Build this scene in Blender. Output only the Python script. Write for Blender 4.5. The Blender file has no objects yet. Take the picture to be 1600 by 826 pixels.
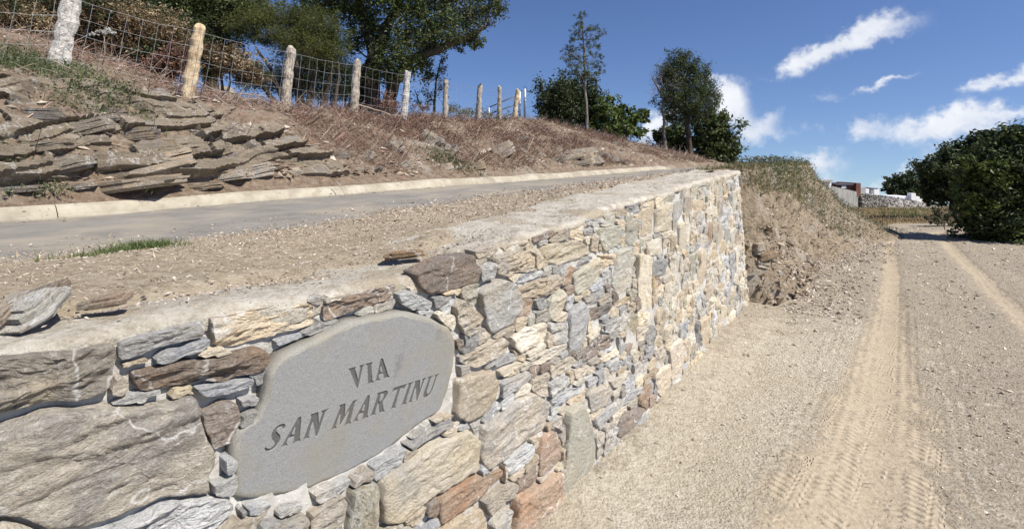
import bpy, bmesh, math, random
import numpy as np
from mathutils import Vector, Matrix

random.seed(7)
RNG = np.random.default_rng(11)
SC = bpy.context.scene
COL = SC.collection
PI = math.pi

# ---------------------------------------------------------------- camera
EYE = 1.6
F = 800.0            # focal length in pixels of the 1600 wide photograph
CX, HY = 800.0, 248.0
cd = bpy.data.cameras.new("camera")
cam = bpy.data.objects.new("camera", cd)
COL.objects.link(cam)
cam.location = (0, 0, EYE)
cam.rotation_euler = (PI / 2, 0, 0)
cd.sensor_width = 36
cd.lens = 36 * F / 1600
cd.shift_y = -(413 - HY) / 1600
cd.clip_start = 0.05
cd.clip_end = 3000
SC.camera = cam

# ---------------------------------------------------------------- light
SUN = Vector((0.55, -0.34, 0.76)).normalized()
sl = bpy.data.lights.new("sun", 'SUN')
sl.energy = 5.0
sl.angle = math.radians(0.5)
sl.color = (1.0, 0.95, 0.87)
so = bpy.data.objects.new("sun", sl)
COL.objects.link(so)
so.rotation_euler = SUN.to_track_quat('Z', 'Y').to_euler()
so.location = SUN * 50
SC.view_settings.view_transform = 'Standard'
SC.view_settings.look = 'None'
SC.view_settings.gamma = 1
SC.view_settings.exposure = 0.5


class NT:
    """small helper round a node tree"""
    def __init__(self, tree):
        self.t = tree
        self.n = tree.nodes
        self.l = tree.links

    def put(self, sock, v):
        if v is None:
            return
        if isinstance(v, bpy.types.NodeSocket):
            self.l.new(v, sock)
        else:
            if sock.type == 'RGBA' and len(v) == 3:
                v = (*v, 1)
            sock.default_value = v

    def node(self, typ, ins=None, **props):
        nd = self.n.new(typ)
        for k, v in props.items():
            setattr(nd, k, v)
        for k, v in (ins or {}).items():
            self.put(nd.inputs[k], v)
        return nd

    def math(self, op, a, b=None, c=None, clamp=False):
        nd = self.node('ShaderNodeMath', operation=op, use_clamp=clamp)
        self.put(nd.inputs[0], a)
        if b is not None:
            self.put(nd.inputs[1], b)
        if c is not None:
            self.put(nd.inputs[2], c)
        return nd.outputs[0]

    def vmath(self, op, a, b=None, out=0):
        nd = self.node('ShaderNodeVectorMath', operation=op)
        self.put(nd.inputs[0], a)
        if b is not None:
            self.put(nd.inputs[1], b)
        return nd.outputs[out]

    def scale(self, v, s):
        return self.vmath('MULTIPLY', v, s)

    def noise(self, vec, scale, detail=4, rough=0.55, dist=0.0, out='Fac'):
        nd = self.node('ShaderNodeTexNoise', {'Scale': scale, 'Detail': detail, 'Roughness': rough, 'Distortion': dist})
        self.put(nd.inputs['Vector'], vec)
        return nd.outputs[out]

    def voro(self, vec, scale, out='Distance', feature='F1'):
        nd = self.node('ShaderNodeTexVoronoi', {'Scale': scale}, feature=feature)
        self.put(nd.inputs['Vector'], vec)
        return nd.outputs[out]

    def ramp(self, fac, stops, interp='LINEAR'):
        nd = self.n.new('ShaderNodeValToRGB')
        cr = nd.color_ramp
        cr.interpolation = interp
        while len(cr.elements) < len(stops):
            cr.elements.new(0.5)
        for e, (p, c) in zip(cr.elements, stops):
            e.position = p
            e.color = (*c, 1) if not isinstance(c, (int, float)) else (c, c, c, 1)
        self.put(nd.inputs[0], fac)
        return nd.outputs[0]

    def mix(self, fac, a, b, blend='MIX'):
        nd = self.node('ShaderNodeMix', data_type='RGBA', blend_type=blend)
        self.put(nd.inputs[0], fac)
        self.put(nd.inputs[6], a)
        self.put(nd.inputs[7], b)
        return nd.outputs[2]

    def maprange(self, v, a, b, c=0.0, d=1.0, smooth=True):
        nd = self.node('ShaderNodeMapRange', interpolation_type='SMOOTHSTEP' if smooth else 'LINEAR')
        self.put(nd.inputs[0], v)
        for i, x in zip((1, 2, 3, 4), (a, b, c, d)):
            nd.inputs[i].default_value = x
        return nd.outputs[0]

    def bump(self, h, strength=0.5, dist=0.01, normal=None):
        nd = self.node('ShaderNodeBump', {'Strength': strength, 'Distance': dist, 'Height': h})
        self.put(nd.inputs['Normal'], normal)
        return nd.outputs[0]


# ---------------------------------------------------------------- sky
def at(px, py, Y):
    """world point at depth Y that lies on the sight line of a photo pixel"""
    return Vector(((px - CX) / F * Y, Y, EYE + (HY - py) / F * Y))


def make_world():
    w = bpy.data.worlds.new("World")
    SC.world = w
    w.use_nodes = True
    t = NT(w.node_tree)
    t.n.clear()
    tc = t.node('ShaderNodeTexCoord').outputs['Generated']
    d = t.vmath('NORMALIZE', tc)
    sep = t.node('ShaderNodeSeparateXYZ', {0: d})
    # the hill stands high: the sky goes on below eye level
    z2 = t.math('ADD', t.math('MAXIMUM', sep.outputs[2], -0.12), 0.125)
    comb = t.node('ShaderNodeCombineXYZ', {0: sep.outputs[0], 1: sep.outputs[1], 2: z2}).outputs[0]
    sky = t.node('ShaderNodeTexSky', sky_type='NISHITA')
    sky.sun_disc = False
    sky.sun_elevation = math.asin(SUN.z)
    sky.sun_rotation = math.atan2(SUN.x, SUN.y)
    sky.altitude = 300
    sky.air_density = 1.0
    sky.dust_density = 0.35
    sky.ozone_density = 3.2
    t.put(sky.inputs['Vector'], comb)
    skyc = t.node('ShaderNodeHueSaturation', {'Hue': .512, 'Saturation': 1.12, 'Value': 1.36, 'Fac': 1.0, 'Color': sky.outputs[0]}).outputs[0]
    # clouds: soft ellipses round sky directions, broken up by noise
    CL = [  # px, py, rx, ry, tilt (deg, up to the right), density
        (1238, 102, 44, 20, 25, 1), (1280, 84, 52, 20, 24, 1), (1325, 66, 52, 20, 22, 1), (1378, 46, 50, 24, 8, 1.0),
        (1382, 68, 24, 12, 0, .6), (1366, 138, 36, 9, 20, .8), (1400, 124, 34, 7, 16, .8), (1292, 149, 26, 12, 0, .55), (1352, 108, 14, 10, 0, .3),
        (1525, 135, 28, 12, 5, .85), (1570, 126, 44, 14, 18, .8), (1630, 105, 60, 22, 20, .9),
        (1440, 206, 60, 24, 14, .8), (1490, 190, 50, 22, 22, .85), (1545, 184, 52, 18, 10, .8), (1585, 176, 30, 10, 5, .7), (1500, 208, 80, 20, 10, .45),
        (1362, 203, 40, 17, 8, .9), (1384, 181, 18, 8, 0, .4),
        (1128, 148, 26, 26, 20, 1), (1150, 150, 20, 26, -30, .95), (1142, 172, 28, 26, 0, 1), (1122, 130, 14, 12, 0, .8), (1150, 190, 24, 16, 0, .7),
        (1178, 204, 34, 18, 0, .85), (1200, 187, 28, 14, 20, .8), (1180, 222, 50, 12, 5, .4),
        (1240, 206, 46, 9, 4, .35), (1290, 206, 20, 6, 0, .2),
        (1268, 252, 36, 12, -5, .75), (1300, 246, 32, 13, 10, .85), (1286, 270, 22, 11, 0, .9), (1270, 280, 16, 8, 0, .5),
        (1018, 192, 22, 24, 0, 1), (1040, 184, 26, 14, 0, .9), (1012, 214, 24, 16, 0, .8),
        (1190, 262, 60, 8, 0, .6), (1385, 284, 46, 12, 24, .55), (1425, 262, 34, 12, 30, .7), (1500, 236, 60, 14, 10, .5), (1060, 250, 70, 10, 0, .5),
    ]
    acc = None
    wn = t.noise(d, 9.0, 2, .6, out='Color')
    wn2 = t.noise(d, 30.0, 3, .65, out='Color')
    warp = t.vmath('ADD', t.scale(t.vmath('SUBTRACT', wn, (.5, .5, .5)), (.06, .06, .06)),
                   t.scale(t.vmath('SUBTRACT', wn2, (.5, .5, .5)), (.045, .045, .045)))
    dw = t.vmath('ADD', d, warp)
    extra = []
    r = random.Random(3)
    for k in range(9):       # the sky behind the camera carries clouds of the same kind
        az = math.radians(r.uniform(75, 285))
        el = math.radians(r.uniform(6, 28))
        c = Vector((math.sin(az) * math.cos(el), math.cos(az) * math.cos(el), math.sin(el)))
        extra.append((c, .12, .035, r.uniform(0, 20), .8))
    lst = []
    for (px, py, rx, ry, tilt, den) in CL:
        c = Vector(((px - CX) / F, 1, (HY - py) / F))
        L = c.length
        lst.append((c.normalized(), rx * .90 / F / L, ry * .88 / F / L, tilt, den))
    for (c, rx, ry, tilt, den) in lst + extra:
        e1 = c.cross(Vector((0, 0, 1))).normalized()
        e2 = e1.cross(c).normalized()
        a = math.radians(tilt)
        f1 = (e1 * math.cos(a) + e2 * math.sin(a)) / rx
        f2 = (-e1 * math.sin(a) + e2 * math.cos(a)) / ry
        q = t.vmath('SUBTRACT', dw, tuple(c))
        x = t.vmath('DOT_PRODUCT', q, tuple(f1), out=1)
        y = t.vmath('DOT_PRODUCT', q, tuple(f2), out=1)
        dd = t.math('ADD', t.math('MULTIPLY', x, x), t.math('MULTIPLY', y, y))
        front = t.vmath('DOT_PRODUCT', d, tuple(c), out=1)
        m = t.math('MULTIPLY', t.math('EXPONENT', t.math('MULTIPLY', dd, -1.0)), den * .90)
        m = t.math('MULTIPLY', m, t.math('GREATER_THAN', front, 0))
        acc = m if acc is None else t.math('ADD', acc, m)
    n1 = t.noise(d, 30.0, 8, .68)
    dens = t.math('ADD', acc, t.math('MULTIPLY', t.math('SUBTRACT', n1, .5), 1.9))
    cov = t.maprange(dens, 0.12, 1.5, 0, .92)
    cov = t.math('MULTIPLY', cov, t.maprange(acc, .05, .35))
    cloudc = t.ramp(t.noise(d, 14.0, 4, .6), [(.3, (8.6, 9.0, 9.9)), (.7, (11.2, 11.3, 11.5))])
    colr = t.mix(cov, skyc, cloudc)
    bg = t.node('ShaderNodeBackground', {'Color': colr, 'Strength': 0.066})
    out = t.node('ShaderNodeOutputWorld')
    t.l.new(bg.outputs[0], out.inputs[0])


make_world()

# ---------------------------------------------------------------- numpy noise
def _hash(ix, iy, iz, seed):
    h = (ix.astype(np.int64) * 374761393 + iy.astype(np.int64) * 668265263 + iz.astype(np.int64) * 2147483647 + seed * 974634777) & 0xFFFFFFFF
    h = ((h ^ (h >> 13)) * 1274126177) & 0xFFFFFFFF
    h = ((h ^ (h >> 16)) * 2246822519) & 0xFFFFFFFF
    return ((h ^ (h >> 15)) & 0xFFFFFF) / float(0xFFFFFF)


def vnoise(p, seed=0):
    """smooth value noise in -1..1 at points p (N,3)"""
    p = np.asarray(p, float)
    i = np.floor(p).astype(np.int64)
    f = p - i
    f = f * f * f * (f * (f * 6 - 15) + 10)
    x, y, z = i[:, 0], i[:, 1], i[:, 2]
    fx, fy, fz = f[:, 0], f[:, 1], f[:, 2]
    r = 0
    for dx in (0, 1):
        for dy in (0, 1):
            for dz in (0, 1):
                w = (fx if dx else 1 - fx) * (fy if dy else 1 - fy) * (fz if dz else 1 - fz)
                r = r + w * _hash(x + dx, y + dy, z + dz, seed)
    return r * 2 - 1


def fbm(p, octaves=4, seed=0, gain=.5):
    p = np.asarray(p, float)
    a, s, tot = 1.0, 0.0, 0.0
    for o in range(octaves):
        s = s + a * vnoise(p * (2 ** o) + o * 17.3, seed + o)
        tot += a
        a *= gain
    return s / tot


# ---------------------------------------------------------------- object helpers
def tag(o, label=None, cat=None, group=None, kind=None):
    if label:
        o['label'] = label
    if cat:
        o['category'] = cat
    if group:
        o['group'] = group
    if kind:
        o['kind'] = kind
    return o


def empty(name, loc=(0, 0, 0)):
    o = bpy.data.objects.new(name, None)
    COL.objects.link(o)
    o.location = loc
    o.empty_display_size = .1
    return o


def link(name, me, parent=None, loc=None, rot=None):
    o = bpy.data.objects.new(name, me)
    COL.objects.link(o)
    if parent is not None:
        o.parent = parent
    if loc is not None:
        o.location = loc
    if rot is not None:
        o.rotation_euler = rot
    return o


def mesh_np(name, V, Fc, mats, midx=None, smooth=False):
    """mesh from arrays; Fc is (n,3) or (n,4) or a list of such arrays"""
    V = np.asarray(V, np.float32)
    fl = Fc if isinstance(Fc, list) else [Fc]
    fl = [np.asarray(f, np.int32) for f in fl if len(f)]
    me = bpy.data.meshes.new(name)
    me.vertices.add(len(V))
    me.vertices.foreach_set('co', V.ravel())
    loops = np.concatenate([f.ravel() for f in fl])
    tot = np.concatenate([np.full(len(f), f.shape[1], np.int32) for f in fl])
    st = np.concatenate([[0], np.cumsum(tot)[:-1]]).astype(np.int32)
    me.loops.add(len(loops))
    me.loops.foreach_set('vertex_index', loops)
    me.polygons.add(len(tot))
    me.polygons.foreach_set('loop_start', st)
    me.polygons.foreach_set('loop_total', tot)
    for m in (mats if isinstance(mats, (list, tuple)) else [mats]):
        me.materials.append(m)
    if midx is not None:
        me.polygons.foreach_set('material_index', np.asarray(midx, np.int32))
    me.polygons.foreach_set('use_smooth', np.full(len(tot), bool(smooth)))
    me.update(calc_edges=True)
    me.validate()
    return me


def grid_faces(nu, nv):
    i = np.arange(nu - 1)[:, None] * nv + np.arange(nv - 1)[None, :]
    i = i.ravel()
    return np.stack([i, i + nv, i + nv + 1, i + 1], 1)


def set_attr(me, name, vals):
    a = me.attributes.new(name, 'FLOAT', 'POINT')
    a.data.foreach_set('value', np.asarray(vals, np.float32))


class MB:
    """collects tubes, boxes and the like into one mesh"""
    def __init__(self):
        self.v, self.f4, self.f3, self.n = [], [], [], 0

    def add(self, V, F4=None, F3=None):
        V = np.asarray(V, float)
        if F4 is not None and len(F4):
            self.f4.append(np.asarray(F4) + self.n)
        if F3 is not None and len(F3):
            self.f3.append(np.asarray(F3) + self.n)
        self.v.append(V)
        self.n += len(V)

    def tube(self, pts, rad, k=6, cap=True):
        pts = [Vector(p) for p in pts]
        n = len(pts)
        if not hasattr(rad, '__len__'):
            rad = [rad] * n
        V = []
        ref = Vector((.31, .2, .93))
        for i, p in enumerate(pts):
            d = (pts[min(i + 1, n - 1)] - pts[max(i - 1, 0)])
            if d.length < 1e-9:
                d = Vector((0, 0, 1))
            d.normalize()
            if abs(d.dot(ref)) > .97:
                ref = Vector((1, 0, 0))
            a = d.cross(ref).normalized()
            b = d.cross(a)
            for j in range(k):
                t = 2 * PI * j / k
                V.append(p + (a * math.cos(t) + b * math.sin(t)) * rad[i])
        F4 = []
        for i in range(n - 1):
            for j in range(k):
                F4.append((i * k + j, i * k + (j + 1) % k, (i + 1) * k + (j + 1) % k, (i + 1) * k + j))
        F3 = []
        if cap:
            V.append(pts[0])
            V.append(pts[-1])
            for j in range(k):
                F3.append((n * k, (j + 1) % k, j))
                F3.append((n * k + 1, (n - 1) * k + j, (n - 1) * k + (j + 1) % k))
        self.add([tuple(v) for v in V], F4, F3)

    def box(self, c, s, rot=None):
        c = Vector(c)
        V = []
        for x in (-1, 1):
            for y in (-1, 1):
                for z in (-1, 1):
                    q = Vector((x * s[0] / 2, y * s[1] / 2, z * s[2] / 2))
                    if rot is not None:
                        q = rot @ q
                    V.append(tuple(c + q))
        self.add(V, [(0, 1, 3, 2), (4, 6, 7, 5), (0, 4, 5, 1), (2, 3, 7, 6), (0, 2, 6, 4), (1, 5, 7, 3)])

    def build(self, name, mat, parent=None, smooth=False, kind=None, offset=None):
        V = np.concatenate(self.v)
        if parent is not None:
            V = V - np.array(parent.location)
        fl = []
        if self.f4:
            fl.append(np.concatenate(self.f4))
        if self.f3:
            fl.append(np.concatenate(self.f3))
        me = mesh_np(name, V, fl, mat, smooth=smooth)
        o = link(name, me, parent)
        if kind:
            o['kind'] = kind
        return o


# ---------------------------------------------------------------- materials
def new_mat(name):
    m = bpy.data.materials.new(name)
    m.use_nodes = True
    t = NT(m.node_tree)
    t.n.clear()
    out = t.node('ShaderNodeOutputMaterial')
    return m, t, out


def principled(t, out, color, rough=.9, normal=None, spec=.25, **kw):
    p = t.node('ShaderNodeBsdfPrincipled', {'Base Color': color, 'Roughness': rough})
    p.inputs['Specular IOR Level'].default_value = spec
    for k, v in kw.items():
        t.put(p.inputs[k], v)
    if normal is not None:
        t.put(p.inputs['Normal'], normal)
    t.l.new(p.outputs[0], out.inputs[0])
    return p


def stone_mat(name, dark, main, light, patch, island=False, streak=2.5, relief=1.0):
    m, t, out = new_mat(name)
    tc = t.node('ShaderNodeTexCoord').outputs['Object']
    rnd = t.node('ShaderNodeNewGeometry').outputs['Random Per Island'] if island else t.node('ShaderNodeObjectInfo').outputs['Random']
    off = t.node('ShaderNodeCombineXYZ', {0: t.math('MULTIPLY', rnd, 37.0), 1: t.math('MULTIPLY', rnd, 91.0), 2: t.math('MULTIPLY', rnd, 53.0)}).outputs[0]
    v = t.vmath('ADD', tc, off)
    vs = t.scale(v, (1, 1, streak))
    warp = t.noise(v, 4.0, 3, .5, out='Color')
    vs = t.vmath('ADD', vs, t.scale(warp, (.35, .35, .35)))
    n1 = t.noise(vs, 8.0, 10, .72)
    n2 = t.noise(v, 7.0, 5, .6)
    n3 = t.noise(v, 95.0, 3, .7)
    n4 = t.noise(vs, 30.0, 6, .7)
    base = t.ramp(n1, [(.20, dark), (.38, main), (.58, main), (.76, light)])
    base = t.mix(t.maprange(n2, .48, .60, 0, .8), base, patch)
    base = t.mix(t.maprange(n4, .58, .72, 0, .5), base, light)
    base = t.mix(t.maprange(n4, .40, .26, 0, .45), base, dark)
    base = t.mix(t.maprange(n3, .52, .75, 0, .45), base, (.66, .63, .57))
    base = t.mix(t.maprange(n3, .46, .28, 0, .55), base, tuple(x * .55 for x in dark))
    n6 = t.noise(v, 240.0, 2, .7)
    base = t.mix(t.maprange(n6, .45, .25, 0, .6), base, tuple(x * .6 for x in main))
    n7 = t.noise(v, 2.6, 5, .65)
    base = t.mix(t.maprange(n7, .58, .68, 0, .5), base, (.30, .30, .295))
    lich = t.noise(v, 17.0, 6, .75)
    base = t.mix(t.maprange(lich, .60, .72, 0, .6), base, (.60, .57, .50))
    vein = t.math('ABSOLUTE', t.math('SUBTRACT', t.noise(v, 3.2, 4, .55), .5))
    base = t.mix(t.maprange(vein, .010, .002, 0, .55), base, (.68, .66, .62))
    hs = t.node('ShaderNodeHueSaturation', {'Hue': .5, 'Saturation': t.math('ADD', .68, t.math('MULTIPLY', rnd, .36)),
                                            'Value': t.math('ADD', .82, t.math('MULTIPLY', t.math('FRACT', t.math('MULTIPLY', rnd, 7.3)), .42)), 'Color': base})
    n5 = t.noise(t.scale(v, (1, 1, streak * .6)), 55.0, 6, .75)
    rid = t.math('ABSOLUTE', t.math('SUBTRACT', t.noise(vs, 11.0, 7, .7), .5))
    fac = t.node('ShaderNodeSeparateColor', {0: t.voro(vs, 7.0, 'Color')}).outputs[0]
    fac2 = t.node('ShaderNodeSeparateColor', {0: t.voro(vs, 24.0, 'Color')}).outputs[1]
    h = t.math('ADD', t.math('MULTIPLY', n1, .32), t.math('ADD', t.math('MULTIPLY', n4, .50), t.math('MULTIPLY', n3, .12)))
    h = t.math('ADD', h, t.math('ADD', t.math('MULTIPLY', fac, .30), t.math('MULTIPLY', fac2, .16)))
    h = t.math('ADD', h, t.math('ADD', t.math('MULTIPLY', rid, .22), t.math('MULTIPLY', n5, .42)))
    nb = t.bump(h, 1.0 * relief, .030)
    principled(t, out, hs.outputs[0], .88, nb, .22)
    return m


SC_COL = {   # dark, main, light, patch
    't': ((0.275, 0.213, 0.138), (0.531, 0.441, 0.316), (0.680, 0.605, 0.475), (0.539, 0.418, 0.264)),
    'c': ((0.362, 0.288, 0.188), (0.644, 0.565, 0.429), (0.767, 0.702, 0.583), (0.583, 0.484, 0.319)),
    'g': ((0.188, 0.181, 0.169), (0.407, 0.395, 0.367), (0.583, 0.572, 0.540), (0.473, 0.418, 0.330)),
    'b': ((.14, .14, .138), (.36, .355, .345), (.58, .575, .565), (.44, .42, .375)),
    'bx': ((0.138, 0.144, 0.150), (0.350, 0.356, 0.362), (0.562, 0.572, 0.578), (0.418, 0.396, 0.352)),
    'n': ((0.088, 0.062, 0.050), (0.249, 0.198, 0.158), (0.432, 0.378, 0.313), (0.330, 0.231, 0.154)),
    'o': ((.22, .14, .09), (.42, .305, .215), (.58, .48, .37), (.45, .27, .165)),
    'l': ((0.275, 0.275, 0.275), (0.508, 0.508, 0.486), (0.691, 0.691, 0.670), (0.396, 0.407, 0.440)),
    'p': ((0.263, 0.237, 0.188), (0.452, 0.429, 0.339), (0.562, 0.540, 0.464), (0.484, 0.407, 0.286)),
    'h': ((.15, .12, .085), (.38, .325, .24), (.62, .56, .45), (.24, .215, .185)),
    'k': ((0.237, 0.188, 0.138), (0.475, 0.407, 0.316), (0.648, 0.583, 0.486), (0.363, 0.341, 0.308)),
}
M = {}
SC_COL.pop('bx')
for k, v in SC_COL.items():
    M['s' + k] = stone_mat('schist_' + k, *v)
    M['S' + k] = stone_mat('small_schist_' + k, *v, island=True)


def simple_noise_mat(name, stops, scale, detail=6, rough=.95, bump=.6, bdist=.01, bscale=None, patch=None, spec=.15, vscale=(1, 1, 1)):
    m, t, out = new_mat(name)
    v = t.scale(t.node('ShaderNodeTexCoord').outputs['Object'], vscale)
    n = t.noise(v, scale, detail, .65)
    c = t.ramp(n, stops)
    if patch:
        for (ps, lo, hi, amt, pc) in patch:
            c = t.mix(t.maprange(t.noise(v, ps, 5, .62), lo, hi, 0, amt), c, pc)
    nb = None
    if bump:
        nb = t.bump(t.math('ADD', t.noise(v, bscale or scale * 3, 6, .7), t.math('MULTIPLY', n, .5)), bump, bdist)
    principled(t, out, c, rough, nb, spec)
    return m


M['mortar'] = simple_noise_mat('mortar', [(.3, (.36, .34, .31)), (.6, (.52, .50, .46)), (.8, (.60, .58, .55))], 14, bump=.9, bdist=.012, bscale=60)
M['coping'] = simple_noise_mat('coping_cement', [(.30, (.30, .26, .20)), (.45, (.49, .445, .365)), (.68, (.63, .59, .51))], 16, bump=1.0, bdist=.022, bscale=48,
                               patch=[(3.0, .50, .62, .8, (.38, .315, .225)), (90, .56, .70, .6, (.24, .21, .165)), (120, .44, .3, .5, (.72, .69, .62))])
M['kerb'] = simple_noise_mat('kerb_concrete', [(.3, (.25, .22, .17)), (.55, (.38, .345, .27)), (.8, (.47, .435, .355))], 5, bump=.5, bdist=.006, bscale=60,
                             patch=[(1.6, .52, .64, .6, (.27, .235, .18)), (7, .56, .66, .5, (.25, .21, .16)), (90, .62, .75, .4, (.25, .22, .17))])
M['asphalt'] = simple_noise_mat('dusty_asphalt', [(.3, (.175, .163, .145)), (.6, (.245, .23, .205)), (.8, (.31, .29, .255))], 3.0, bump=.7, bdist=.006, bscale=160,
                                patch=[(1.3, .44, .62, .75, (.33, .29, .225)), (140, .55, .75, .5, (.36, .35, .33)), (8, .58, .7, .4, (.33, .29, .23))])
M['verge'] = simple_noise_mat('verge_soil', [(.28, (.24, .19, .13)), (.5, (.43, .355, .255)), (.75, (.57, .495, .375))], 22, bump=1.0, bdist=.02, bscale=70,
                              patch=[(2.2, .5, .7, .6, (.33, .265, .18)), (120, .58, .7, .7, (.56, .49, .37)), (110, .42, .3, .6, (.15, .11, .08))])
M['bank'] = simple_noise_mat('bank_soil', [(.28, (.10, .072, .05)), (.5, (.215, .16, .115)), (.75, (.34, .275, .205))], 12, bump=1.0, bdist=.04, bscale=30,
                             patch=[(1.4, .52, .66, .7, (.34, .30, .25)), (2.6, .55, .7, .6, (.22, .13, .085)), (50, .56, .7, .6, (.45, .39, .31))])
M['mound'] = simple_noise_mat('cut_earth', [(.28, (.15, .11, .075)), (.5, (.29, .23, .16)), (.75, (.42, .35, .265))], 11, bump=1.0, bdist=.05, bscale=30,
                              patch=[(2.4, .52, .66, .7, (.38, .34, .29)), (50, .56, .7, .6, (.50, .44, .36))])


def ground_mat():
    m, t, out = new_mat('track_ground')
    co = t.node('ShaderNodeTexCoord').outputs['Object']
    sand = t.node('ShaderNodeAttribute', attribute_name='sand').outputs['Fac']
    pale = t.node('ShaderNodeAttribute', attribute_name='pale').outputs['Fac']
    grs = t.node('ShaderNodeAttribute', attribute_name='grassy').outputs['Fac']
    trd = t.node('ShaderNodeAttribute', attribute_name='tread').outputs['Fac']
    n1 = t.noise(co, 3.0, 6, .6)
    n2 = t.noise(co, 28.0, 6, .7)
    n3 = t.noise(co, 130.0, 3, .7)
    vc = t.voro(co, 70.0, 'Color')
    vd = t.voro(co, 70.0, 'Distance')
    grav = t.ramp(n2, [(.3, (.18, .147, .107)), (.5, (.335, .282, .212)), (.72, (.455, .398, .312))])
    stonec = t.mix(.5, grav, t.ramp(t.node('ShaderNodeSeparateColor', {0: vc}).outputs[0], [(0, (.16, .138, .112)), (.5, (.32, .282, .225)), (1, (.56, .51, .425))]))
    grav = t.mix(t.maprange(n1, .35, .6, .25, .85), grav, stonec)
    sandc = t.ramp(n2, [(.3, (.32, .26, .185)), (.55, (.415, .345, .25)), (.8, (.49, .42, .315))])
    palec = t.ramp(n2, [(.3, (.33, .285, .215)), (.5, (.46, .41, .32)), (.75, (.60, .55, .46))])
    en = t.math('MULTIPLY', t.math('SUBTRACT', t.noise(co, 5.0, 8, .72), .5), 1.5)
    ps = t.math('MULTIPLY', t.maprange(t.math('ADD', sand, t.math('ADD', en, t.math('MULTIPLY', t.math('SUBTRACT', t.noise(co, 38.0, 4, .7), .5), .8))), .42, .80), .9)
    pp = t.maprange(t.math('ADD', pale, t.math('MULTIPLY', t.math('SUBTRACT', t.noise(co, 5.0, 7, .72), .5), 2.0)), .40, .75)
    c = t.mix(t.math('MULTIPLY', pp, .85), grav, palec)
    dk = t.noise(co, 16.0, 7, .75)
    c = t.mix(t.maprange(dk, .54, .66, 0, .55), c, (.24, .205, .16))
    c = t.mix(t.maprange(dk, .44, .34, 0, .35), c, (.56, .52, .44))
    c = t.mix(ps, c, sandc)
    # trampled fine dust over everything near the wall
    c = t.mix(t.math('MULTIPLY', t.maprange(t.noise(co, 1.3, 5, .6), .45, .65), .35), c, (.40, .335, .24))
    grc = t.ramp(t.noise(co, 1.1, 7, .7), [(.3, (.13, .10, .05)), (.48, (.30, .215, .115)), (.62, (.24, .19, .09)), (.75, (.12, .14, .045))])
    c = t.mix(t.maprange(t.math('ADD', grs, t.math('MULTIPLY', en, .5)), .35, .65), c, grc)
    cs = t.mix(t.maprange(n3, .42, .3, 0, .5), c, (.12, .10, .08))
    # tyre treads pressed into the dust
    tu = t.node('ShaderNodeAttribute', attribute_name='tread_along').outputs['Fac']
    tv = t.node('ShaderNodeAttribute', attribute_name='tread_across').outputs['Fac']
    wob = t.math('MULTIPLY', t.math('SUBTRACT', t.noise(co, 9.0, 3, .5), .5), 2.2)
    lug = t.math('SINE', t.math('ADD', t.math('ADD', t.math('MULTIPLY', tu, 2 * PI / .048), t.math('MULTIPLY', t.math('ABSOLUTE', tv), 55.0)), wob))
    rib = t.math('SINE', t.math('ADD', t.math('MULTIPLY', tv, 2 * PI / .062), t.math('MULTIPLY', wob, .4)))
    trh = t.math('MULTIPLY', t.math('MULTIPLY', t.math('MULTIPLY', t.math('ADD', lug, t.math('MULTIPLY', rib, .6)), trd), .24),
                 t.maprange(t.noise(co, 5.0, 5, .7), .43, .58))
    h = t.math('ADD', t.math('MULTIPLY', n2, 1.0), t.math('ADD', t.math('MULTIPLY', n3, .30), t.math('MULTIPLY', t.noise(co, 9.0, 7, .7), .9)))
    h = t.math('SUBTRACT', h, t.math('MULTIPLY', t.math('MULTIPLY', vd, .35), t.math('SUBTRACT', 1.0, ps)))
    h = t.math('MULTIPLY', h, t.math('SUBTRACT', 1.0, t.math('MULTIPLY', ps, .6)))
    h = t.math('ADD', h, trh)
    principled(t, out, cs, .97, t.bump(h, .9, .022), .1)
    return m


M['ground'] = ground_mat()


def leaf_mat(name, c1, c2, c3, trans=.25):
    m, t, out = new_mat(name)
    rnd = t.node('ShaderNodeNewGeometry').outputs['Random Per Island']
    co = t.node('ShaderNodeTexCoord').outputs['Object']
    n = t.noise(co, 1.7, 3, .6)
    f = t.math('ADD', t.math('MULTIPLY', rnd, .65), t.math('MULTIPLY', n, .4))
    c = t.ramp(f, [(.15, c1), (.5, c2), (.9, c3)])
    p = t.node('ShaderNodeBsdfPrincipled', {'Base Color': c, 'Roughness': .5})
    p.inputs['Specular IOR Level'].default_value = .3
    tr = t.node('ShaderNodeBsdfTranslucent', {'Color': c})
    mx = t.node('ShaderNodeMixShader', {0: trans})
    t.l.new(p.outputs[0], mx.inputs[1])
    t.l.new(tr.outputs[0], mx.inputs[2])
    t.l.new(mx.outputs[0], out.inputs[0])
    return m


M['leaf_oak'] = leaf_mat('oak_leaf', (.03, .05, .014), (.07, .10, .028), (.15, .17, .065))
M['leaf_dark'] = leaf_mat('dark_leaf', (.02, .034, .014), (.045, .065, .024), (.09, .115, .045))
M['leaf_pine'] = leaf_mat('pine_needle', (.03, .05, .018), (.062, .088, .03), (.115, .135, .055), .15)
M['leaf_heath'] = leaf_mat('heath_leaf', (.05, .065, .012), (.10, .115, .022), (.17, .17, .05))
M['leaf_bright'] = leaf_mat('bright_leaf', (.045, .075, .015), (.085, .125, .025), (.15, .18, .05))
M['leaf_grey'] = leaf_mat('greygreen_leaf', (.05, .06, .035), (.10, .11, .06), (.18, .19, .11))
M['leaf_rust'] = leaf_mat('rust_leaf', (.05, .034, .018), (.14, .086, .045), (.24, .165, .095))
M['leaf_red'] = leaf_mat('red_bracken', (.085, .038, .026), (.18, .095, .066), (.31, .205, .145))
M['leaf_straw'] = leaf_mat('straw', (.20, .145, .08), (.33, .25, .14), (.48, .385, .24))
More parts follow.
